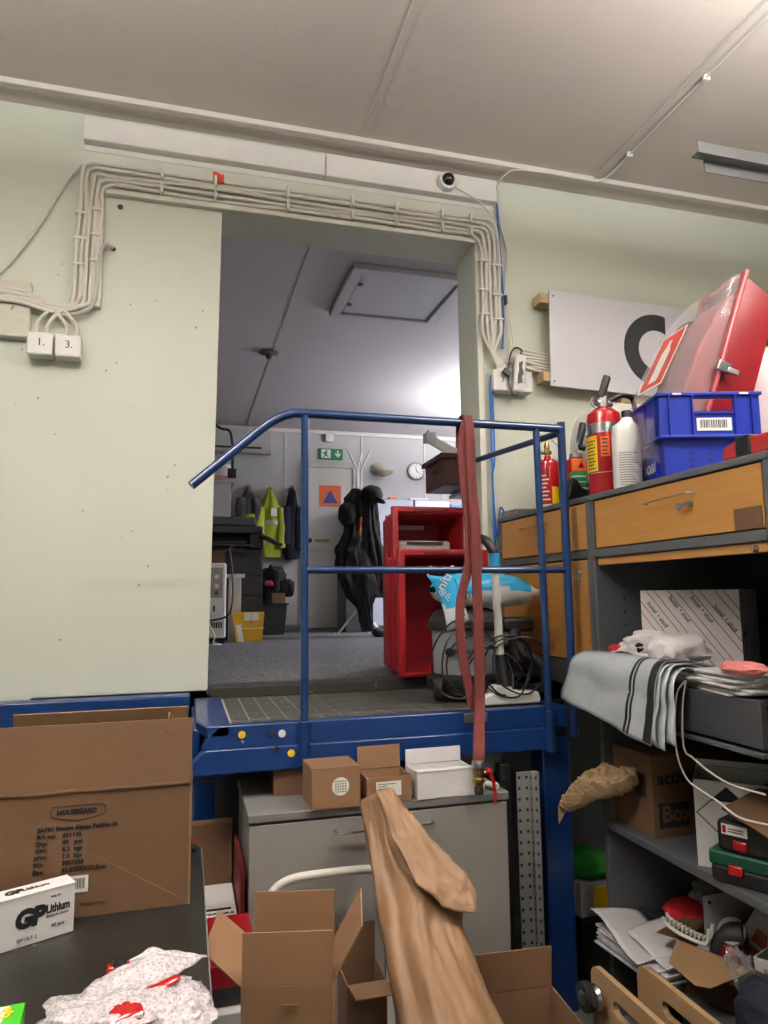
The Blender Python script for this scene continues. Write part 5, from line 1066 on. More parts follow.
G().surf(lambda u, v: Vector((1.34 - 0.03 * u, 2.33 + 0.045 * u, 0.79 - 0.055 * u + 0.06 * (v - .5) + 0.01 * math.sin(7 * v + 4 * u))), 6, 6).build('paper_corner', PAPERC, o, solid=0.0015, smooth=False)
o = cbox('hazard_box', 'white open cardboard box with black and white diamond mark', 'box', T(1.50, 1.885, S1, -42), 0.24, 0.20, 0.25, WHITEC, (('b', 20, 0.02), ('r', 100, 0.06)))
Fb = frame((0, 0, 0), X3, Z3)
G().box(0, 0.24, 0, 0.001, 0, 0.0, Fb).build('x_tmp2', INK, o); bpy.data.objects.remove(bpy.data.objects['x_tmp2'])
def line(F, a, b_, w_, m_, nm_, o_):
    a = Vector(a); b_ = Vector(b_); d_ = (b_ - a).normalized(); n_ = Vector((-d_.y, d_.x)) * w_ / 2
    return G().prism([tuple(a + n_), tuple(a - n_), tuple(b_ - n_), tuple(b_ + n_)], F, 0.0006).build(nm_, m_, o_, smooth=False)
for a, b_ in (((0.005, 0.155), (0.09, 0.235)), ((0.09, 0.235), (0.175, 0.155)), ((0.175, 0.155), (0.09, 0.075)), ((0.09, 0.075), (0.005, 0.155))): line(Fb, a, b_, 0.003, INK, 'diamond_line', o)
G().prism([(0.09, 0.235), (0.045, 0.193), (0.135, 0.193)], Fb, 0.0006).build('diamond_top', INK, o, smooth=False)
o = thing('tool_case', 'black plastic tool case with red latch and small white label, upper of the two', 'case', M=T(1.472, 1.765, S1 + 0.088, -64), group='tool cases on the middle shelf')
G().box(0, 0.27, 0, 0.26, 0.0, 0.085).build('case_body', BLACK, o, bevel=0.012, seg=3)
G().box(0.045, 0.085, -0.008, 0.004, 0.010, 0.038).build('latch', REDX, o, bevel=0.006, seg=3)
q = plate(frame((0.015, -0.0008, 0.048), X3, Z3), 0.07, 0.028, LABEL, o, 'white_label'); G().box(0.003, 0.013, 0.004, 0.024, 0.0008, 0.0012, frame((0.015, -0.0008, 0.048), X3, Z3)).build('red_mark', REDX, q)
for z in (0.008, 0.015): G().box(0.018, 0.06, z, z + 0.003, 0.0008, 0.0012, frame((0.015, -0.0008, 0.048), X3, Z3)).build('print_line', INK, q)
o = thing('tool_case', 'dark green and black tool case with red latch, lower of the two', 'case', M=T(1.462, 1.785, S1 + 0.001, -62), group='tool cases on the middle shelf')
G().box(0, 0.28, 0, 0.27, 0.0, 0.045).build('case_base', BLACK, o, bevel=0.008, seg=3)
G().box(-0.004, 0.284, -0.004, 0.274, 0.045, 0.086).build('case_lid', DGREEN, o, bevel=0.008, seg=3)
G().box(0.05, 0.09, -0.010, 0.004, 0.028, 0.056).build('latch', REDX, o, bevel=0.006, seg=3)
o = thing('cardboard_sheet', 'brown cardboard sheet lying slanted on the black tool case', 'cardboard', (1.5, 1.6, 0.89))
G().vf([(1.465, 1.73, 0.915), (1.45, 1.50, 0.885), (1.75, 1.50, 0.915), (1.68, 1.78, 0.955)], [(0, 1, 2, 3)]).build('sheet', KRAFT, o, solid=0.004)

# ---------------------------------------------------------------- lower shelf (top 0.300)
S2 = 0.3005
for k in range(9):
    o = thing('folded_sheet', {0: 'lowest folded white paper of the flat stack on the lower shelf', 8: 'uppermost folded paper of the flat stack, under the curled sheets'}.get(k, 'folded white paper in the middle of the flat stack on the lower shelf'), 'paper', (1.5, 2.2, S2 + .007 * k), group='papers at the left of the lower shelf')
    rr = random.Random(k); G().box(-0.09, 0.11, -0.17, 0.17, 0, 0.006, T(1.515 + rr.uniform(-.008, .008), 2.16 + rr.uniform(-.012, .012), S2 + 0.0072 * k, 3 + rr.uniform(-3, 3))).build('paper_sheet', PAPER, o, bevel=0.001)
o = thing('loose_paper', 'curled white paper sheets on top of the flat paper stack', 'paper', (1.45, 2.25, S2 + .07))
G().surf(lambda u, v: Vector((1.40 + 0.20 * v - 0.02 * u, 2.34 - 0.30 * u, S2 + 0.075 + 0.04 * (1 - u) * (1 - v) + 0.012 * math.sin(6 * u + 2 * v))), 16, 8).build('paper_sheet', PAPER, o, solid=0.002)
G().surf(lambda u, v: Vector((1.45 + 0.18 * v - 0.01 * u, 2.22 - 0.24 * u, S2 + 0.082 + 0.02 * v + 0.008 * math.sin(5 * u + 2 * v))), 16, 8).build('paper_sheet', PAPER, o, solid=0.002)
o = thing('black_tray_box', 'low black open box holding the red bag on the lower shelf', 'box', (1.75, 2.1, S2))
G().box(1.60, 2.02, 2.05, 2.06, S2 + 0.0, S2 + .10).box(1.60, 1.61, 2.06, 2.33, S2, S2 + .10).box(1.61, 2.02, 2.06, 2.33, S2 + .07, S2 + .08).build('box_body', CHAR, o, bevel=0.002)
o = thing('red_bag', 'red plastic bag lying in the low black box', 'bag', (1.75, 2.1, S2 + .1))
G().lump((1.76, 2.17, S2 + 0.125), 0.14, 0.12, 0.028, 0.14, 2.2, 7, n=40, m=22).build('bag_body', mat('bag_red', 'b8262a', 0.35, var=0.12, bump=0.4, bs=30), o)
o = thing('clear_bag', 'crumpled clear plastic bag on the red bag', 'bag', (1.80, 2.02, S2 + .2))
G().lump((1.83, 2.15, S2 + 0.185), 0.11, 0.08, 0.04, 0.35, 3.0, 4, n=40, m=22).build('bag_body', CLEAR, o, angle=20)
o = thing('plastic_sheet', 'upright light grey plastic panel with a small hole on the lower shelf', 'panel', (1.75, 1.9, S2))
G().vf([(1.63, 2.035, S2 + .03), (1.90, 2.02, S2 + .03), (1.90, 2.02, S2 + .25), (1.63, 2.035, S2 + .245)], [(0, 1, 2, 3)]).build('panel_body', mat('panel_paint', '9a979c', 0.5), o, solid=0.004)
G().cyl((1.65, 2.033, S2 + .225), (1.65, 2.030, S2 + .225), 0.006, 10).build('hole', INK, o)
o = cbox('cardboard_box', 'open brown cardboard box of odd parts on the lower shelf front', 'box', T(1.50, 2.005, S2, -68), 0.27, 0.20, 0.145, KRAFT, (('l', 95, 0.07),))
MB_ = o.matrix_basis
fl_ = frame((0.0, 0, 0.145), X3, (0, -0.62, -0.25))
G().prism([(0, 0), (0.235, 0), (0.16, 0.115), (0.12, 0.128), (0.02, 0.09)], fl_, 0.004).build('flap', KRAFTL, o, bevel=0.001, smooth=False)
PW = MB_ @ Vector((0, 0, 0))
o = thing('white_plastic_rack', 'white plastic comb shaped strip resting on the box of odd parts', 'rack', M=T(1.475, 2.035, S2 + 0.17, -62) @ Matrix.Scale(0.8, 4))
g = G(); g.tube([(0, 0, 0.04), (0.01, 0, 0.02), (0.06, 0, 0.0), (0.14, 0, -0.01), (0.17, 0, 0.0), (0.18, 0, 0.05)], 0.007, 8); g.tube([(0, 0.035, 0.045), (0.01, 0.035, 0.03), (0.06, 0.035, 0.012), (0.14, 0.035, 0.0), (0.17, 0.035, 0.01), (0.18, 0.035, 0.055)], 0.007, 8)
g.build('side_rails', WHITE, o)
for k in range(10): G().box(0.008 + 0.016 * k, 0.013 + 0.016 * k, 0.0, 0.035, 0.02 - 0.003 * min(k, 7), 0.035 - 0.0035 * min(k, 7)).build('rung', WHITE, o)
o = thing('red_black_handle', 'black and red plastic handle with pale rim standing in the box of odd parts', 'handle', (1.590, 1.910, S2 + .2))
G().tube([(1.575, 1.920, S2 + 0.10), (1.580, 1.910, S2 + .15), (1.605, 1.890, S2 + .19), (1.630, 1.860, S2 + .20)], 0.03, 16, rs=[0.022, 0.028, 0.036, 0.038]).build('handle_body', CHAR, o)
G().lathe([(0.034, 0), (0.042, 0.004), (0.04, 0.009), (0.034, 0.01)], M=frame((1.605, 1.882, S2 + .205), (0.5, -0.8, 0.1), (0.4, 0.3, 0.5)), n=24).build('pale_rim', GREYC, o)
G().lathe([(0.034, 0.006), (0.034, 0.009), (0.001, 0.0095)], M=frame((1.605, 1.882, S2 + .205), (0.5, -0.8, 0.1), (0.4, 0.3, 0.5)), n=24).build('red_inset', RED, o)
o = thing('red_lump', 'dark red plastic shape below the black and red handle', 'part', (1.57, 1.86, S2 + .12))
G().lump((1.585, 1.87, S2 + .12), 0.03, 0.04, 0.055, 0.2, 2.2, 4).build('part_body', mat('dark_red_plastic', '7d0f22', 0.4), o)
o = thing('white_tissue', 'crumpled white wrapping beside the dark red part', 'wrapping', (1.55, 1.82, S2 + .15))
G().lump((1.56, 1.815, S2 + .135), 0.028, 0.035, 0.045, 0.5, 2.6, 7, n=30).build('wrapping_body', CLEAR, o, angle=20); 
o = cbox('battery_box', 'small white open box printed upside down, in the box of odd parts', 'box', T(1.60, 1.79, S2 + 0.10, -68) @ Matrix.Rotation(R(-6), 4, 'Y'), 0.125, 0.09, 0.075, WHITEC, (('b', 30, 0.03),))
txt('GP Lithium', 0.028, frame((0.115, -0.0002, 0.05), (-1, 0, 0), (0, 0, -1)), INK, o, bold=0.02, xs=0.7)
o = thing('orange_brochure', 'orange printed brochure leaning right of the grey panel, one of a leaning few', 'brochure', (1.85, 1.8, S2), group='leaning brochures on the lower shelf')
for k in range(3):
    if k: o = thing('orange_brochure', 'printed brochure in the leaning few right of the grey panel', 'brochure', (1.85, 1.8, S2), group='leaning brochures on the lower shelf')
    o['label'] = ['rearmost orange brochure leaning right of the grey panel', 'middle orange brochure leaning right of the grey panel', 'front orange brochure leaning right of the grey panel'][k]
    a = 0.025 * k
    Fp = frame((1.77 - a, 1.955 - a, S2 + 0.235 - 0.01 * k), (0.25, -0.85, -0.36), (0.3, 0.0, 0.6))
    G().box(0, 0.30, -0.19, 0.0, 0, 0.002, Fp).build('sheet', PAPER, o)
    G().box(0.01, 0.30, -0.06, -0.02, 0.002, 0.0025, Fp).box(0.01, 0.30, -0.13, -0.07, 0.002, 0.0025, Fp).build('orange_print', mat('brochure_orange', 'b5602e', 0.6), o)
o = thing('dark_blue_cloth', 'dark navy cloth bundle at the right edge before the lower shelf', 'cloth', (1.5, 1.5, S2))
G().lump((1.50, 1.60, S2 + 0.10), 0.07, 0.13, 0.10, 0.16, 2.5, 5, n=40, m=24).build('cloth_body', NAVY, o)
G().box(1.425, 1.46, 1.56, 1.565, S2 + .03, S2 + 0.10).build('white_tag', LABEL, o)
o = thing('green_board', 'dark green upright board at the back of the lower shelf', 'board', (1.9, 2.0, S2))
G().box(1.98, 1.99, 1.90, 2.02, S2, 0.66).build('board_body', mat('board_green', '0d5a2c', 0.5), o)

# left of the unit, under the roller cabinet
o = thing('dark_crate', 'tall dark box standing between the blue leg and the shelf unit', 'box', (1.62, 2.75, 0))
G().box(1.53, 1.78, 2.62, 2.95, 0.0, 0.24).build('box_body', CHAR, o, bevel=0.005)
o = thing('yellow_white_box', 'yellow and white box on the dark box under the roller cabinet', 'box', (1.62, 2.75, 0.24))
G().box(1.54, 1.77, 2.64, 2.93, 0.2405, 0.37).build('box_body', WHITEC, o, bevel=0.003)
G().box(1.60, 1.74, 2.634, 2.641, 0.25, 0.35).build('yellow_panel', YEL, o); G().box(1.534, 1.541, 2.68, 2.9, 0.25, 0.35).build('yellow_panel', YEL, o)
o = thing('green_bag', 'bright green plastic bag crumpled on the yellow and white box', 'bag', (1.63, 2.72, 0.37))
G().lump((1.62, 2.72, 0.42), 0.09, 0.09, 0.05, 0.2, 2.5, 5, n=36).build('bag_body', mat('bag_green', '35a03a', 0.35, bump=0.3), o)

# ---------------------------------------------------------------- grey cabinet under the platform
o = thing('tambour_cabinet', 'light grey low cabinet with a bow handle under the blue platform', 'cabinet', (0.63, 2.5, 0))
CF = 2.28
G().box(0.205, 1.065, CF + 0.02, 2.72, 0.05, 0.83).build('cabinet_body', GREYC, o, bevel=0.002)
G().box(0.20, 1.072, CF - 0.004, 2.73, 0.83, 0.856).build('worktop', GREYT, o, bevel=0.003)
q = G().box(0.205, 0.631, CF, CF + 0.019, 0.07, 0.822).build('cabinet_door', GREYC, o, bevel=0.002); G().box(0.635, 1.065, CF, CF + 0.019, 0.07, 0.822).build('cabinet_door', GREYC, o, bevel=0.002)
G().tube([(0.47, CF, 0.786), (0.475, CF - 0.022, 0.784), (0.50, CF - 0.026, 0.783), (0.63, CF - 0.030, 0.785), (0.76, CF - 0.026, 0.787), (0.79, CF - 0.022, 0.787), (0.797, CF, 0.787)], 0.0045, 8).build('handle', CHROME, q)
G().box(0.22, 1.05, CF + 0.03, 2.7, 0, 0.05).build('plinth', BLACK, o)
CT = 0.8565
o = cbox('cardboard_box', 'brown cardboard box with a round white vent sticker on the grey cabinet', 'box', T(0.395, 2.262, CT, 2), 0.157, 0.15, 0.122, KRAFTM)
G().box(0, 0.157, 0, 0.15, 0.122, 0.125).build('lid', KRAFT, o, bevel=0.001)
Fb = frame((0, 0, 0), X3, Z3)
q = G().lathe([(0.028, 0), (0.028, 0.001), (0.001, 0.0012)], M=Fb @ Matrix.Translation((0.092, 0.066, 0)), n=30).build('round_sticker', LABEL, o)
g = G()
for i in range(-3, 4):
    for j in range(-3, 4):
        if i * i + j * j < 9: g.box(-0.0025, 0.0025, -0.0025, 0.0025, 0, 0.0005, Fb @ Matrix.Translation((0.092 + i * 0.0078, 0.066 + j * 0.0078, 0.001)) @ Matrix.Rotation(R(45), 4, 'Z'))
g.build('sticker_pattern', GREYC, q, smooth=False, kind='stuff')
o = cbox('cardboard_box', 'small open brown cardboard box with a white label on the grey cabinet', 'box', T(0.575, 2.272, CT, 1), 0.152, 0.125, 0.08, KRAFTM, (('b', 4, 0.075),))
q = plate(frame((0.03, -0.0006, 0.022), X3, Z3), 0.085, 0.045, LABEL, o, 'paper_label'); g = G()
for k in range(5): g.box(0.006, 0.03 + 0.045 * ((k * 37) % 10) / 10, 0.008 + k * 0.007, 0.010 + k * 0.007, 0.0008, 0.0012, frame((0.03, -0.0006, 0.022), X3, Z3))
g.build('print_lines', INK, q, kind='stuff')
o = cbox('white_box', 'white cardboard box with open flap on the grey cabinet beside the red tap', 'box', T(0.745, 2.272, CT, 1), 0.205, 0.125, 0.085, WHITEC, (('b', 2, 0.05),))
G().box(0.0, 0.205, -0.002, 0.03, 0.086, 0.089).build('front_lip', WHITEC, o)
o = thing('white_box', 'grey white box behind the brass coupling on the grey cabinet', 'box', (1.03, 2.5, CT))
G().box(0.99, 1.16, 2.52, 2.68, CT + 0.0, CT + 0.13).build('box_body', mat('grey_card', '7f7d7c', 0.7), o, bevel=0.002)
G().box(0.80, 0.98, 2.52, 2.68, CT + 0.0, CT + 0.11).build('x_t', KRAFTD, o); bpy.data.objects.remove(bpy.data.objects['x_t'])
o = cbox('cardboard_box', 'dark brown cardboard box behind the vent sticker box', 'box', T(0.30, 2.46, CT, -4), 0.17, 0.18, 0.10, KRAFTD)
# perforated steel rails beside the cabinet
o = thing('perforated_rail', 'light grey perforated steel upright standing by the blue leg', 'rail', (1.22, 2.42, 0))
g = G(); g.box(1.182, 1.262, 2.44, 2.445, 0.0, 0.872).box(1.235, 1.262, 2.42, 2.44, 0.0, 0.872)
g.build('rail_body', mat('rail_grey', '8a8988', 0.45, 0.1), o, bevel=0.001)
g = G()
for k in range(22):
    for x in (1.191, 1.221): g.box(x - 0.0045, x + 0.0045, 2.4385, 2.4405, 0.05 + k * 0.038, 0.060 + k * 0.038)
    g.box(1.2345, 1.2355, 2.426, 2.434, 0.05 + k * 0.038, 0.060 + k * 0.038); g.box(1.245, 1.252, 2.4185, 2.4205, 0.05 + k * 0.038, 0.060 + k * 0.038)
g.build('slots', BLACK, o, kind='stuff')
o = thing('black_rail', 'black perforated steel upright behind the light grey one', 'rail', (1.15, 2.5, 0))
G().box(1.128, 1.168, 2.46, 2.50, 0, 0.90).build('rail_body', BLACK, o, bevel=0.002)
g = G()
for k in range(22): g.box(1.136, 1.144, 2.4585, 2.4605, 0.05 + k * 0.038, 0.062 + k * 0.038)
g.build('slots', GREYD, o, kind='stuff')

# ---------------------------------------------------------------- desk at the lower left
o = thing('desk', 'dark worn desk top at the lower left carrying the large box', 'desk', (-0.8, 1.6, 0))
DZ = 0.80
G().box(-1.6, 0.06, 0.55, 2.22, DZ - 0.035, DZ).build('desk_top', DESK, o, bevel=0.003)
G().box(0.06, 0.063, 0.55, 2.22, DZ - 0.034, DZ - 0.001).build('edge_band', GREYT, o)
for x in (-1.55, 0.02):
    for y in (0.60, 2.17): G().box(x - 0.02, x + 0.02, y - 0.02, y + 0.02, 0, DZ - 0.035).build('leg', GREYD, o)
BM = T(-0.43, 1.825, DZ + 0.0005, 0)
o = cbox('cardboard_box', 'large brown HOUSEGARD smoke alarm carton standing on the dark desk', 'box', BM, 0.455, 0.33, 0.278, KRAFT, ())
fl_ = frame((0.0, 0.001, 0.278), X3, (0, 0.10, 1)); G().box(0.001, 0.454, 0, 0.150, 0, 0.004, fl_).build('flap', KRAFT, o, bevel=0.001, smooth=False)
fl_ = frame((0.0, 0.322, 0.278), X3, (0, -0.35, 1)); G().box(0.001, 0.445, 0, 0.150, 0, 0.004, fl_).build('flap', KRAFTL, o, bevel=0.001, smooth=False)
fl_ = frame((0.455, 0.005, 0.278), Y3, (-0.5, 0, 1)); G().box(0.003, 0.31, 0, 0.14, 0, 0.004, fl_).build('flap', KRAFT, o, bevel=0.001, smooth=False)
G().surf(lambda u, v: Vector((0.002 + 0.450 * u, -0.0012 - 0.0016 * math.sin(math.pi * v) - 0.001 * noise.noise(Vector((u * 9, 0, 0))), 0.273 + 0.010 * v + 0.002 * noise.noise(Vector((u * 6, 1, 0))))), 40, 3).build('crease', KRAFT, o, solid=0.0015)
G().box(0.451, 0.4565, -0.001, 0.02, 0.0, 0.277).build('corner_tape', mat('clear_tape', '8d6f4d', 0.3), o, smooth=False)
def FB(x, z): return frame((x, -0.0003, z), (1, 0, 0.0), Z3)
txt('HOUSEGARD', 0.0142, FB(0.158, 0.2285), INK, o, bold=0.06)
P = [(0.145, 0.226), (0.145, 0.239), (0.150, 0.246), (0.257, 0.246), (0.262, 0.239), (0.262, 0.226), (0.255, 0.221), (0.204, 0.212), (0.152, 0.221)]
for i in range(len(P)): line(frame((0, 0, 0), X3, Z3), P[i], P[(i + 1) % len(P)], 0.0018, INK, 'logo_outline', o)
for i, (a, b_) in enumerate([('SA701 Smoke Alarm Pebble 1B', ''), ('Art no:', '601143'), ('Qty:', '40   pcs'), ('GW:', '8.2  kgs'), ('NW:', '7.0  kgs'), ('PO:', '3007593'), ('Size:', '43.5X35X27.5cm')]):
    z = 0.194 - 0.0152 * i; txt(a, 0.0125, FB(0.118 - 0.001 * i, z), INK, o, bold=0.05, space=1.08)
    if b_: txt(b_, 0.0125, FB(0.172, z), INK, o, bold=0.05, space=1.08)
barcode(FB(0.168, 0.055), 0.062, 0.036, o, 9)
txt('Made in China', 0.009, FB(0.215, 0.026), INK, o)
# GP box
GM = Matrix.Translation((-0.219, 1.757, DZ + 0.001)) @ Matrix.Rotation(R(26), 4, 'Z')
o = thing('battery_carton', 'white GP Lithium battery carton standing on the desk before the large box', 'box', M=GM)
G().box(-0.26, 0, 0, 0.055, 0, 0.100).build('carton_body', WHITEC, o, bevel=0.001)
G().box(-0.261, 0.001, -0.001, 0.056, 0.0985, 0.102).build('carton_lid', WHITEC, o, bevel=0.0008)
Fg = frame((0, 0, 0), X3, Z3)
txt('GP', 0.048, Fg @ Matrix.Translation((-0.120, 0.038, 0)), INK, o, bold=0.07, xs=0.95, shear=0.15)
txt('Lithium', 0.024, Fg @ Matrix.Translation((-0.058, 0.053, 0)), INK, o, bold=0.04, xs=0.66)
txt('Batteries for Lifetime', 0.007, Fg @ Matrix.Translation((-0.058, 0.044, 0)), INK, o, xs=0.75)
txt('40 pcs', 0.011, Fg @ Matrix.Translation((-0.048, 0.022, 0)), INK, o); txt('GP15LF-2', 0.010, Fg @ Matrix.Translation((-0.115, 0.010, 0)), INK, o)
txt('keep dry', 0.006, Fg @ Matrix.Translation((-0.05, 0.083, 0)), INK, o)
Ft = frame((0, 0, 0.1021), X3, Y3)
txt('GP', 0.028, Ft @ Matrix.Translation((-0.135, 0.020, 0)), INK, o, bold=0.06, xs=1.0, shear=0.15); txt('Lithium', 0.018, Ft @ Matrix.Translation((-0.10, 0.024, 0)), INK, o, bold=0.03)
# green box
GG = Matrix.Translation((-0.243, 1.385, DZ + 0.0005)) @ Matrix.Rotation(R(4), 4, 'Z')
o = thing('green_carton', 'bright green and white carton at the bottom left corner of the desk', 'box', M=GG)
G().box(-0.2, 0, -0.17, 0, 0, 0.05).build('carton_body', mat('bright_green', '3fae2a', 0.4, var=0.04), o, bevel=0.001)
Ft = frame((0, 0, 0.0502), X3, Y3); G().prism([(-0.075, -0.16), (-0.045, -0.16), (-0.022, -0.005), (-0.040, -0.005)], Ft, 0.0006).build('white_band', LABEL, o, smooth=False)
G().prism([(-0.2, -0.16), (-0.085, -0.16), (-0.06, -0.005), (-0.2, -0.005)], Ft, 0.0005).build('pale_band', mat('pale_green', 'b5c9a8', 0.5), o, smooth=False)
txt('GP', 0.026, Ft @ Matrix.Translation((-0.025, -0.045, 0)) @ Matrix.Rotation(R(65), 4, 'Z') , YEL, o, bold=0.04)
# bubble wrapped alarms
o = thing('wrapped_alarms', 'red and black items loosely wrapped in bubble wrap on the desk', 'bubble wrap', (-0.07, 1.35, DZ))
G().lump((-0.095, 1.325, DZ + 0.030), 0.118, 0.085, 0.036, 0.26, 2.8, 3, n=56, m=34, flat=-0.028).build('wrap_body', BUBBLE, o, angle=80)
G().lump((0.005, 1.31, DZ + 0.028), 0.050, 0.075, 0.034, 0.28, 2.8, 9, n=40, m=26, flat=-0.026).build('wrap_body', BUBBLE, o, angle=80)
def bwf(u, v):
    a = Vector((-0.20, 1.375, DZ + 0.035)); b_ = Vector((-0.05, 1.44, DZ + 0.085)); c_ = Vector((-0.06, 1.32, DZ + 0.070)); d_ = Vector((0.058, 1.44, DZ + 0.055))
    p_ = a.lerp(c_, v).lerp(b_.lerp(d_, v), u); return p_ + Vector((0, 0, 0.02 * math.sin(math.pi * u) * math.sin(math.pi * v) + 0.006 * noise.noise(Vector((u * 5, v * 5, 0)))))
G().surf(bwf, 24, 20).build('wrap_sheet', BUBBLE, o, solid=0.002)
o = thing('red_alarm', 'red rounded call point inside the bubble wrap at the bottom', 'alarm', (-0.06, 1.27, DZ + .03), group='red items in the bubble wrap')
G().lump((-0.075, 1.285, DZ + 0.040), 0.036, 0.030, 0.030, 0.05, 2, 1, p=0.7).build('alarm_body', REDX, o); G().box(-0.062, -0.050, 1.262, 1.270, DZ + 0.060, DZ + 0.066).build('white_mark', LABEL, o)
o = thing('red_alarm', 'red piece with black knob at the upper left of the bubble wrap', 'alarm', (-0.115, 1.42, DZ + .06), group='red items in the bubble wrap')
G().box(-0.12, -0.075, 1.405, 1.43, DZ + 0.035, DZ + 0.075).build('alarm_body', REDX, o, bevel=0.006); G().lathe([(0.012, 0), (0.013, 0.006), (0.010, 0.012)], (-0.098, 1.415, DZ + 0.074), 18).build('black_knob', BLACK, o)
o = thing('red_alarm', 'red handle piece at the right of the bubble wrap', 'alarm', (0.0, 1.36, DZ + .06), group='red items in the bubble wrap')
G().bar((-0.045, 1.325, DZ + 0.066), (0.005, 1.350, DZ + 0.07), 0.018, 0.010).build('alarm_body', REDX, o, bevel=0.005)

# ---------------------------------------------------------------- floor stack left of the grey cabinet
o = thing('cardboard_box', 'tall brown cardboard box behind the desk under the platform', 'box', (0.1, 2.7, 0))
G().box(-0.02, 0.175, 2.60, 2.66, 0.35, 0.745).build('box_body', KRAFTD, o, bevel=0.002); G().box(-0.1, 0.16, 2.60, 2.9, 0.0, 0.35).build('box_lower', KRAFTD, o, bevel=0.002)
o = thing('white_printed_box', 'white printed carton beneath the tall brown box beside the desk edge', 'box', (0.12, 2.4, 0))
G().box(0.075, 0.175, 2.27, 2.58, 0.0, 0.555).build('carton_body', WHITEC, o, bevel=0.002)
Ft = frame((0.08, 2.30, 0.5551), X3, Y3); txt('PORTABLE', 0.018, Ft @ Matrix.Translation((0.0, 0.04, 0)), INK, o, bold=0.03); G().box(0.0, 0.08, 0.07, 0.085, 0, 0.0006, Ft).build('print_band', INK, o)
o = thing('red_printed_box', 'red and black printed carton beside the desk, atop a white box', 'box', (0.11, 2.08, 0.5))
RPB = mat('carton_red', '8f1219', 0.35, var=0.06)
G().box(0.070, 0.20, 1.93, 2.22, 0.505, 0.60).build('carton_body', RPB, o, bevel=0.001)
G().box(0.072, 0.199, 1.9285, 1.93, 0.508, 0.55).build('black_band', CHAR, o)
Ft = frame((0.07, 1.93, 0.6001), X3, Y3)
G().lathe([(0.02, 0), (0.02, 0.0006), (0.001, 0.0008)], M=Ft @ Matrix.Translation((0.05, 0.15, 0)), n=24).build('round_print', LABEL, o); G().lathe([(0.013, 0.0006), (0.013, 0.0012), (0.001, 0.0014)], M=Ft @ Matrix.Translation((0.05, 0.15, 0)), n=24).build('round_print', INK, o)
G().box(0.015, 0.10, 0.05, 0.11, 0, 0.0006, Ft).build('black_panel', INK, o); G().box(0.03, 0.09, 0.085, 0.092, 0.0006, 0.001, Ft).box(0.03, 0.075, 0.07, 0.074, 0.0006, 0.001, Ft).build('print_lines', LABEL, o)
o = thing('white_box', 'plain white box standing below the red printed carton', 'box', (0.11, 2.05, 0))
G().box(0.072, 0.205, 1.90, 2.20, 0.0, 0.503).build('box_body', WHITEC, o, bevel=0.002)
o = thing('red_board', 'thin red edged board standing against the grey cabinet side', 'board', (0.19, 2.4, 0))
G().box(0.182, 0.194, 2.30, 2.62, 0, 0.70).build('board_body', mat('board_red', '6b1a1c', 0.6), o)
o = thing('hand_tool', 'black and red tool grip lying on the desk behind the large box', 'tool', (0.03, 2.12, DZ))
G().tube([(-0.06, 2.14, DZ + 0.02), (0.0, 2.15, DZ + 0.025), (0.045, 2.14, DZ + 0.02)], 0.012, 10).build('grip', BLACK, o); G().box(0.0, 0.035, 2.13, 2.16, DZ + 0.03, DZ + 0.055).build('red_cap', REDX, o, bevel=0.005)

# ---------------------------------------------------------------- trolley, boxes and kraft roll in front
o = thing('trolley', 'hand trolley with curved white tubular push handle among the boxes', 'trolley', (0.47, 1.9, 0))
G().tube([(0.245, 2.20, 0.17), (0.245, 2.20, 0.54), (0.249, 2.20, 0.61), (0.270, 2.20, 0.66), (0.32, 2.20, 0.686), (0.40, 2.20, 0.691), (0.50, 2.20, 0.691), (0.57, 2.20, 0.686), (0.61, 2.20, 0.66), (0.622, 2.20, 0.62), (0.625, 2.20, 0.55), (0.625, 2.20, 0.17)], 0.0125, 14).build('push_handle', mat('white_tube', 'cfccc3', 0.4, var=0.04, spots=('7d6a55', 40, 0.74)), o)
G().box(0.20, 0.68, 1.50, 2.22, 0.15, 0.20).build('deck', GREYT, o, bevel=0.006)
for x in (0.26, 0.62):
    for y in (1.56, 2.16): G().cyl((x - 0.015, y, 0.06), (x + 0.015, y, 0.06), 0.06, 20).box(x - 0.02, x + 0.02, y - 0.02, y + 0.02, 0.10, 0.15).build('caster', BLACKR, o)
o = cbox('cardboard_box', 'open brown cardboard box with four raised flaps at the bottom centre', 'box', T(0.130, 1.605, 0.382, -13), 0.192, 0.20, 0.325, KRAFTM,
         (('f', -4, 0.105), ('b', 4, 0.11), ('l', 50, 0.11), ('r', 30, 0.13)))
o['label'] = 'open brown cardboard box with four raised flaps at the bottom centre'
G().box(0.085, 0.12, -0.0015, 0.0, 0.275, 0.29).build('tape_end', mat('tape_brown', '7a5c3e', 0.4), o)
o = thing('cardboard_box', 'closed brown cardboard box on the trolley under the open one', 'box', (0.22, 1.7, 0.2))
G().box(0.205, 0.40, 1.56, 1.86, 0.2005, 0.3755).build('box_body', KRAFTD, o, bevel=0.002)
o = cbox('cardboard_box', 'small open brown box between the four flap box and the kraft paper roll', 'box', T(0.42, 1.88, 0.2005, 0), 0.105, 0.12, 0.33, KRAFTD, (('b', 0, 0.10), ('f', 84, 0.09)))
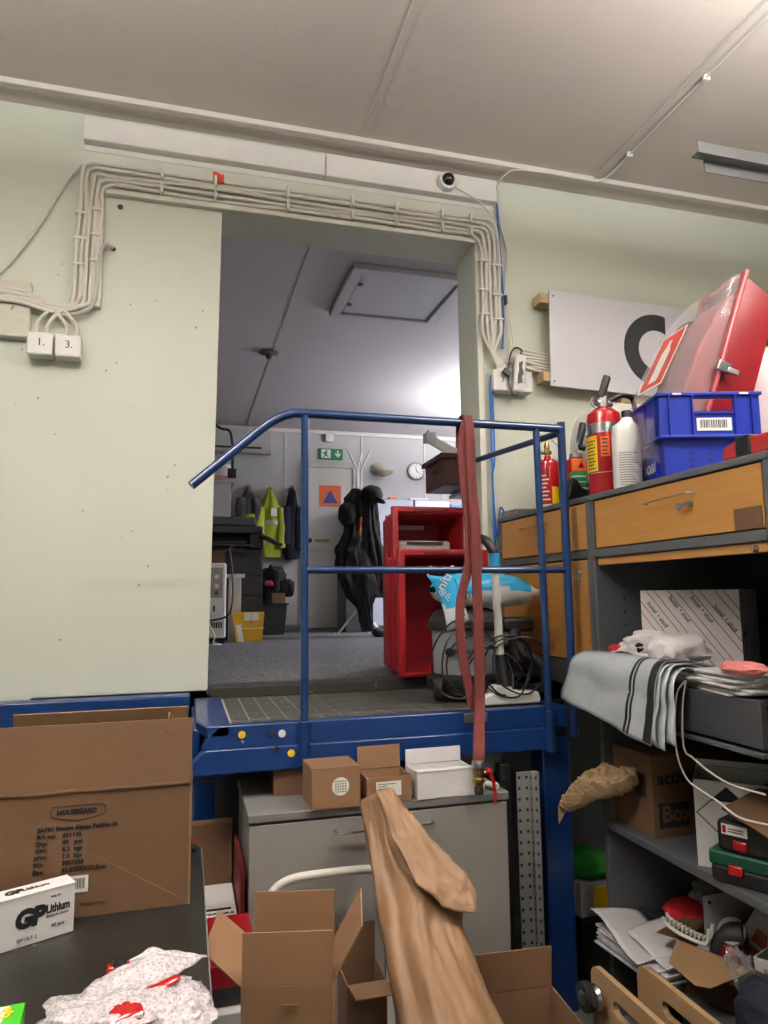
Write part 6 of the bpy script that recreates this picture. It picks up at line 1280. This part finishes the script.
# kraft paper roll, leaning back
o = thing('kraft_roll', 'tall loosely rolled brown kraft paper leaning against the grey cabinet', 'paper roll', (0.6, 1.7, 0.2))
top = Vector((0.575, 2.19, 0.888)); bot = Vector((0.60, 1.52, 0.215)); ax = (top - bot).normalized()
ex = Vector((1, 0, 0)); ex = (ex - ax * ex.dot(ax)).normalized(); ey = ax.cross(ex)       # ey roughly away from viewer
def rollp(u, v):
    # v 0 bottom .. 1 top ; spiral, widening downward
    c_ = bot.lerp(top, v); r = 0.044 + 0.050 * (1 - v) ** 0.9 + 0.004 * u
    a = 2 * math.pi * u * 1.15 + 0.6
    q = 0.004 * noise.noise(Vector((math.cos(a) * 1.5, math.sin(a) * 1.5, v * 5)))
    return c_ + ex * ((r + q) * math.cos(a) + 0.035 * (1 - v)) + ey * (r + q) * math.sin(a) * 0.85
G().surf(rollp, 48, 40).build('rolled_core', PAPERK, o, solid=0.0015)
def outer(u, v):
    # loose outer sheet: v 0 bottom .. 1 top ; u 0 left edge .. 1 free right edge
    vv = 0.0 + 0.985 * v; c_ = bot.lerp(top, vv)
    rgt = [(0.0, 0.20), (0.30, 0.195), (0.52, 0.165), (0.58, 0.16), (0.66, 0.19), (0.72, 0.165), (0.85, 0.10), (1.0, 0.046)]
    for (a, b_), (c2, d_) in zip(rgt, rgt[1:]):
        if a <= vv <= c2: wr = b_ + (d_ - b_) * (vv - a) / (c2 - a); break
    wl = -0.048 - 0.050 * (1 - vv)
    x = wl + (wr - wl) * u
    bul = 0.075 * math.sin(math.pi * min(1, u * 0.95 + 0.02)) ** 0.7 * (0.6 + 0.7 * (1 - vv)) + 0.02
    q = 0.024 * noise.noise(Vector((u * 3.2, vv * 4.2, 2))) + 0.016 * noise.noise(Vector((u * 8, vv * 7, 5))) + 0.012 * abs(noise.noise(Vector((u * 11, vv * 15, 9))))
    return c_ + ex * (x + 0.01 * math.sin(9 * vv) * u) - ey * (-(bul + q) * -1 if False else -(bul + q)) * (-1)
sheet = G().surf(outer, 40, 60)
sheet.build('outer_sheet', PAPERK, o, solid=0.0015, angle=60)
def fold(u, v):
    # turned over corner: from the top of the roll to its drooping edge
    A = Vector((0.030, 0, 0.985)); pts = [(-0.012, 0.99, 0.040, 0.985), (0.005, 0.80, 0.088, 0.86), (0.03, 0.68, 0.135, 0.76), (0.085, 0.61, 0.18, 0.685), (0.165, 0.575, 0.192, 0.625)]
    k = min(int(v * 4), 3); f = v * 4 - k; a = [pts[k][i] * (1 - f) + pts[k + 1][i] * f for i in range(4)]
    x = a[0] + (a[2] - a[0]) * u; h_ = a[1] + (a[3] - a[1]) * u
    q = 0.022 * noise.noise(Vector((x * 20, h_ * 9, 7))) + 0.014 * abs(noise.noise(Vector((x * 45, h_ * 22, 7))))
    return bot.lerp(top, h_) + ex * x + (ey * -1) * (-1) * 0 - ey * 0 + FR * (0.085 * (0.6 + 0.7 * (1 - h_)) + 0.030 + q + 0.012 * math.sin(math.pi * v))
FR = ey if ey.y < 0 else -ey
G().surf(fold, 14, 32).build('turned_corner', PAPERK, o, solid=0.0015, angle=60)
# right open box
o = cbox('cardboard_box', 'open brown cardboard box with upright rear flap right of the kraft roll', 'box', T(0.80, 1.80, 0.02, -4), 0.245, 0.22, 0.36, KRAFTM, (('b', -6, 0.115), ('f', 84, 0.10)))
# plywood dollies
def dolly(label, x, y1, y0, zt, cut):
    o = thing('plywood_dolly', label, 'dolly', (x, (y0 + y1) / 2, 0), group='plywood dollies at the bottom right')
    F_ = frame((x, y1, 0), (0, -1, 0), Z3); L = y1 - y0; r_ = 0.035
    out = [(0, 0.0), (L, 0.0)]
    for a in range(0, 91, 15): out.append((L - r_ + r_ * math.cos(R(a)), zt - r_ + r_ * math.sin(R(a))))
    for a in range(90, 181, 15): out.append((r_ + r_ * math.cos(R(a)), zt - r_ + r_ * math.sin(R(a))))
    hx0, hx1, hz = 0.13, 0.27, zt - 0.065; hr = 0.019
    hole = []
    for a in range(-90, 91, 30): hole.append((hx1 + hr * math.cos(R(a)), hz + hr * math.sin(R(a))))
    for a in range(90, 271, 30): hole.append((hx0 + hr * math.cos(R(a)), hz + hr * math.sin(R(a))))
    bm = bmesh.new(); E_ = []
    for loop in (out, hole):
        vs_ = [bm.verts.new(F_ @ Vector((p_[0], p_[1], 0))) for p_ in loop]
        E_ += [bm.edges.new((vs_[i], vs_[(i + 1) % len(vs_)])) for i in range(len(vs_))]
    bmesh.ops.triangle_fill(bm, use_beauty=True, use_dissolve=False, edges=E_)
    ex_ = bmesh.ops.extrude_face_region(bm, geom=list(bm.faces)); 
    bmesh.ops.translate(bm, verts=[q for q in ex_['geom'] if isinstance(q, bmesh.types.BMVert)], vec=F_.to_3x3() @ Vector((0, 0, -0.018)))
    g = G(); g.bm.free(); g.bm = bm; g.build('plywood_panel', PLY, o, bevel=0.0015, smooth=False)
    return o
o = dolly('left plywood dolly panel standing on edge with an oval handhole and caster', 1.19, 2.00, 1.45, 0.425, 0)
G().cyl((1.150, 1.985, 0.34), (1.178, 1.985, 0.34), 0.040, 26).build('caster_wheel', BLACKR, o, bevel=0.004)
q = G().cyl((1.146, 1.985, 0.34), (1.182, 1.985, 0.34), 0.018, 18).build('hub', GREYD, o)
G().lathe([(0.030, 0), (0.034, 0.006), (0.028, 0.016), (0.012, 0.018)], M=frame((1.172, 1.935, 0.365), (0, -1, 0), Z3), n=24).build('swivel_plate', CHROME, o)
G().bar((1.145, 1.985, 0.34), (1.160, 1.93, 0.36), 0.004, 0.028).build('fork', CHROME, o, bevel=0.002)
dolly('right plywood dolly panel standing on edge nearer the shelves', 1.30, 1.93, 1.38, 0.445, 0)
o = thing('green_tool', 'green and grey object seen through the handhole of the plywood dollies', 'tool', (1.37, 1.7, 0))
G().box(1.33, 1.40, 1.60, 1.78, 0.0, 0.385).build('tool_body', DGREEN, o, bevel=0.01); G().box(1.332, 1.36, 1.62, 1.74, 0.385, 0.40).build('green_top', mat('tool_green', '2f8a45', 0.4), o, bevel=0.003)
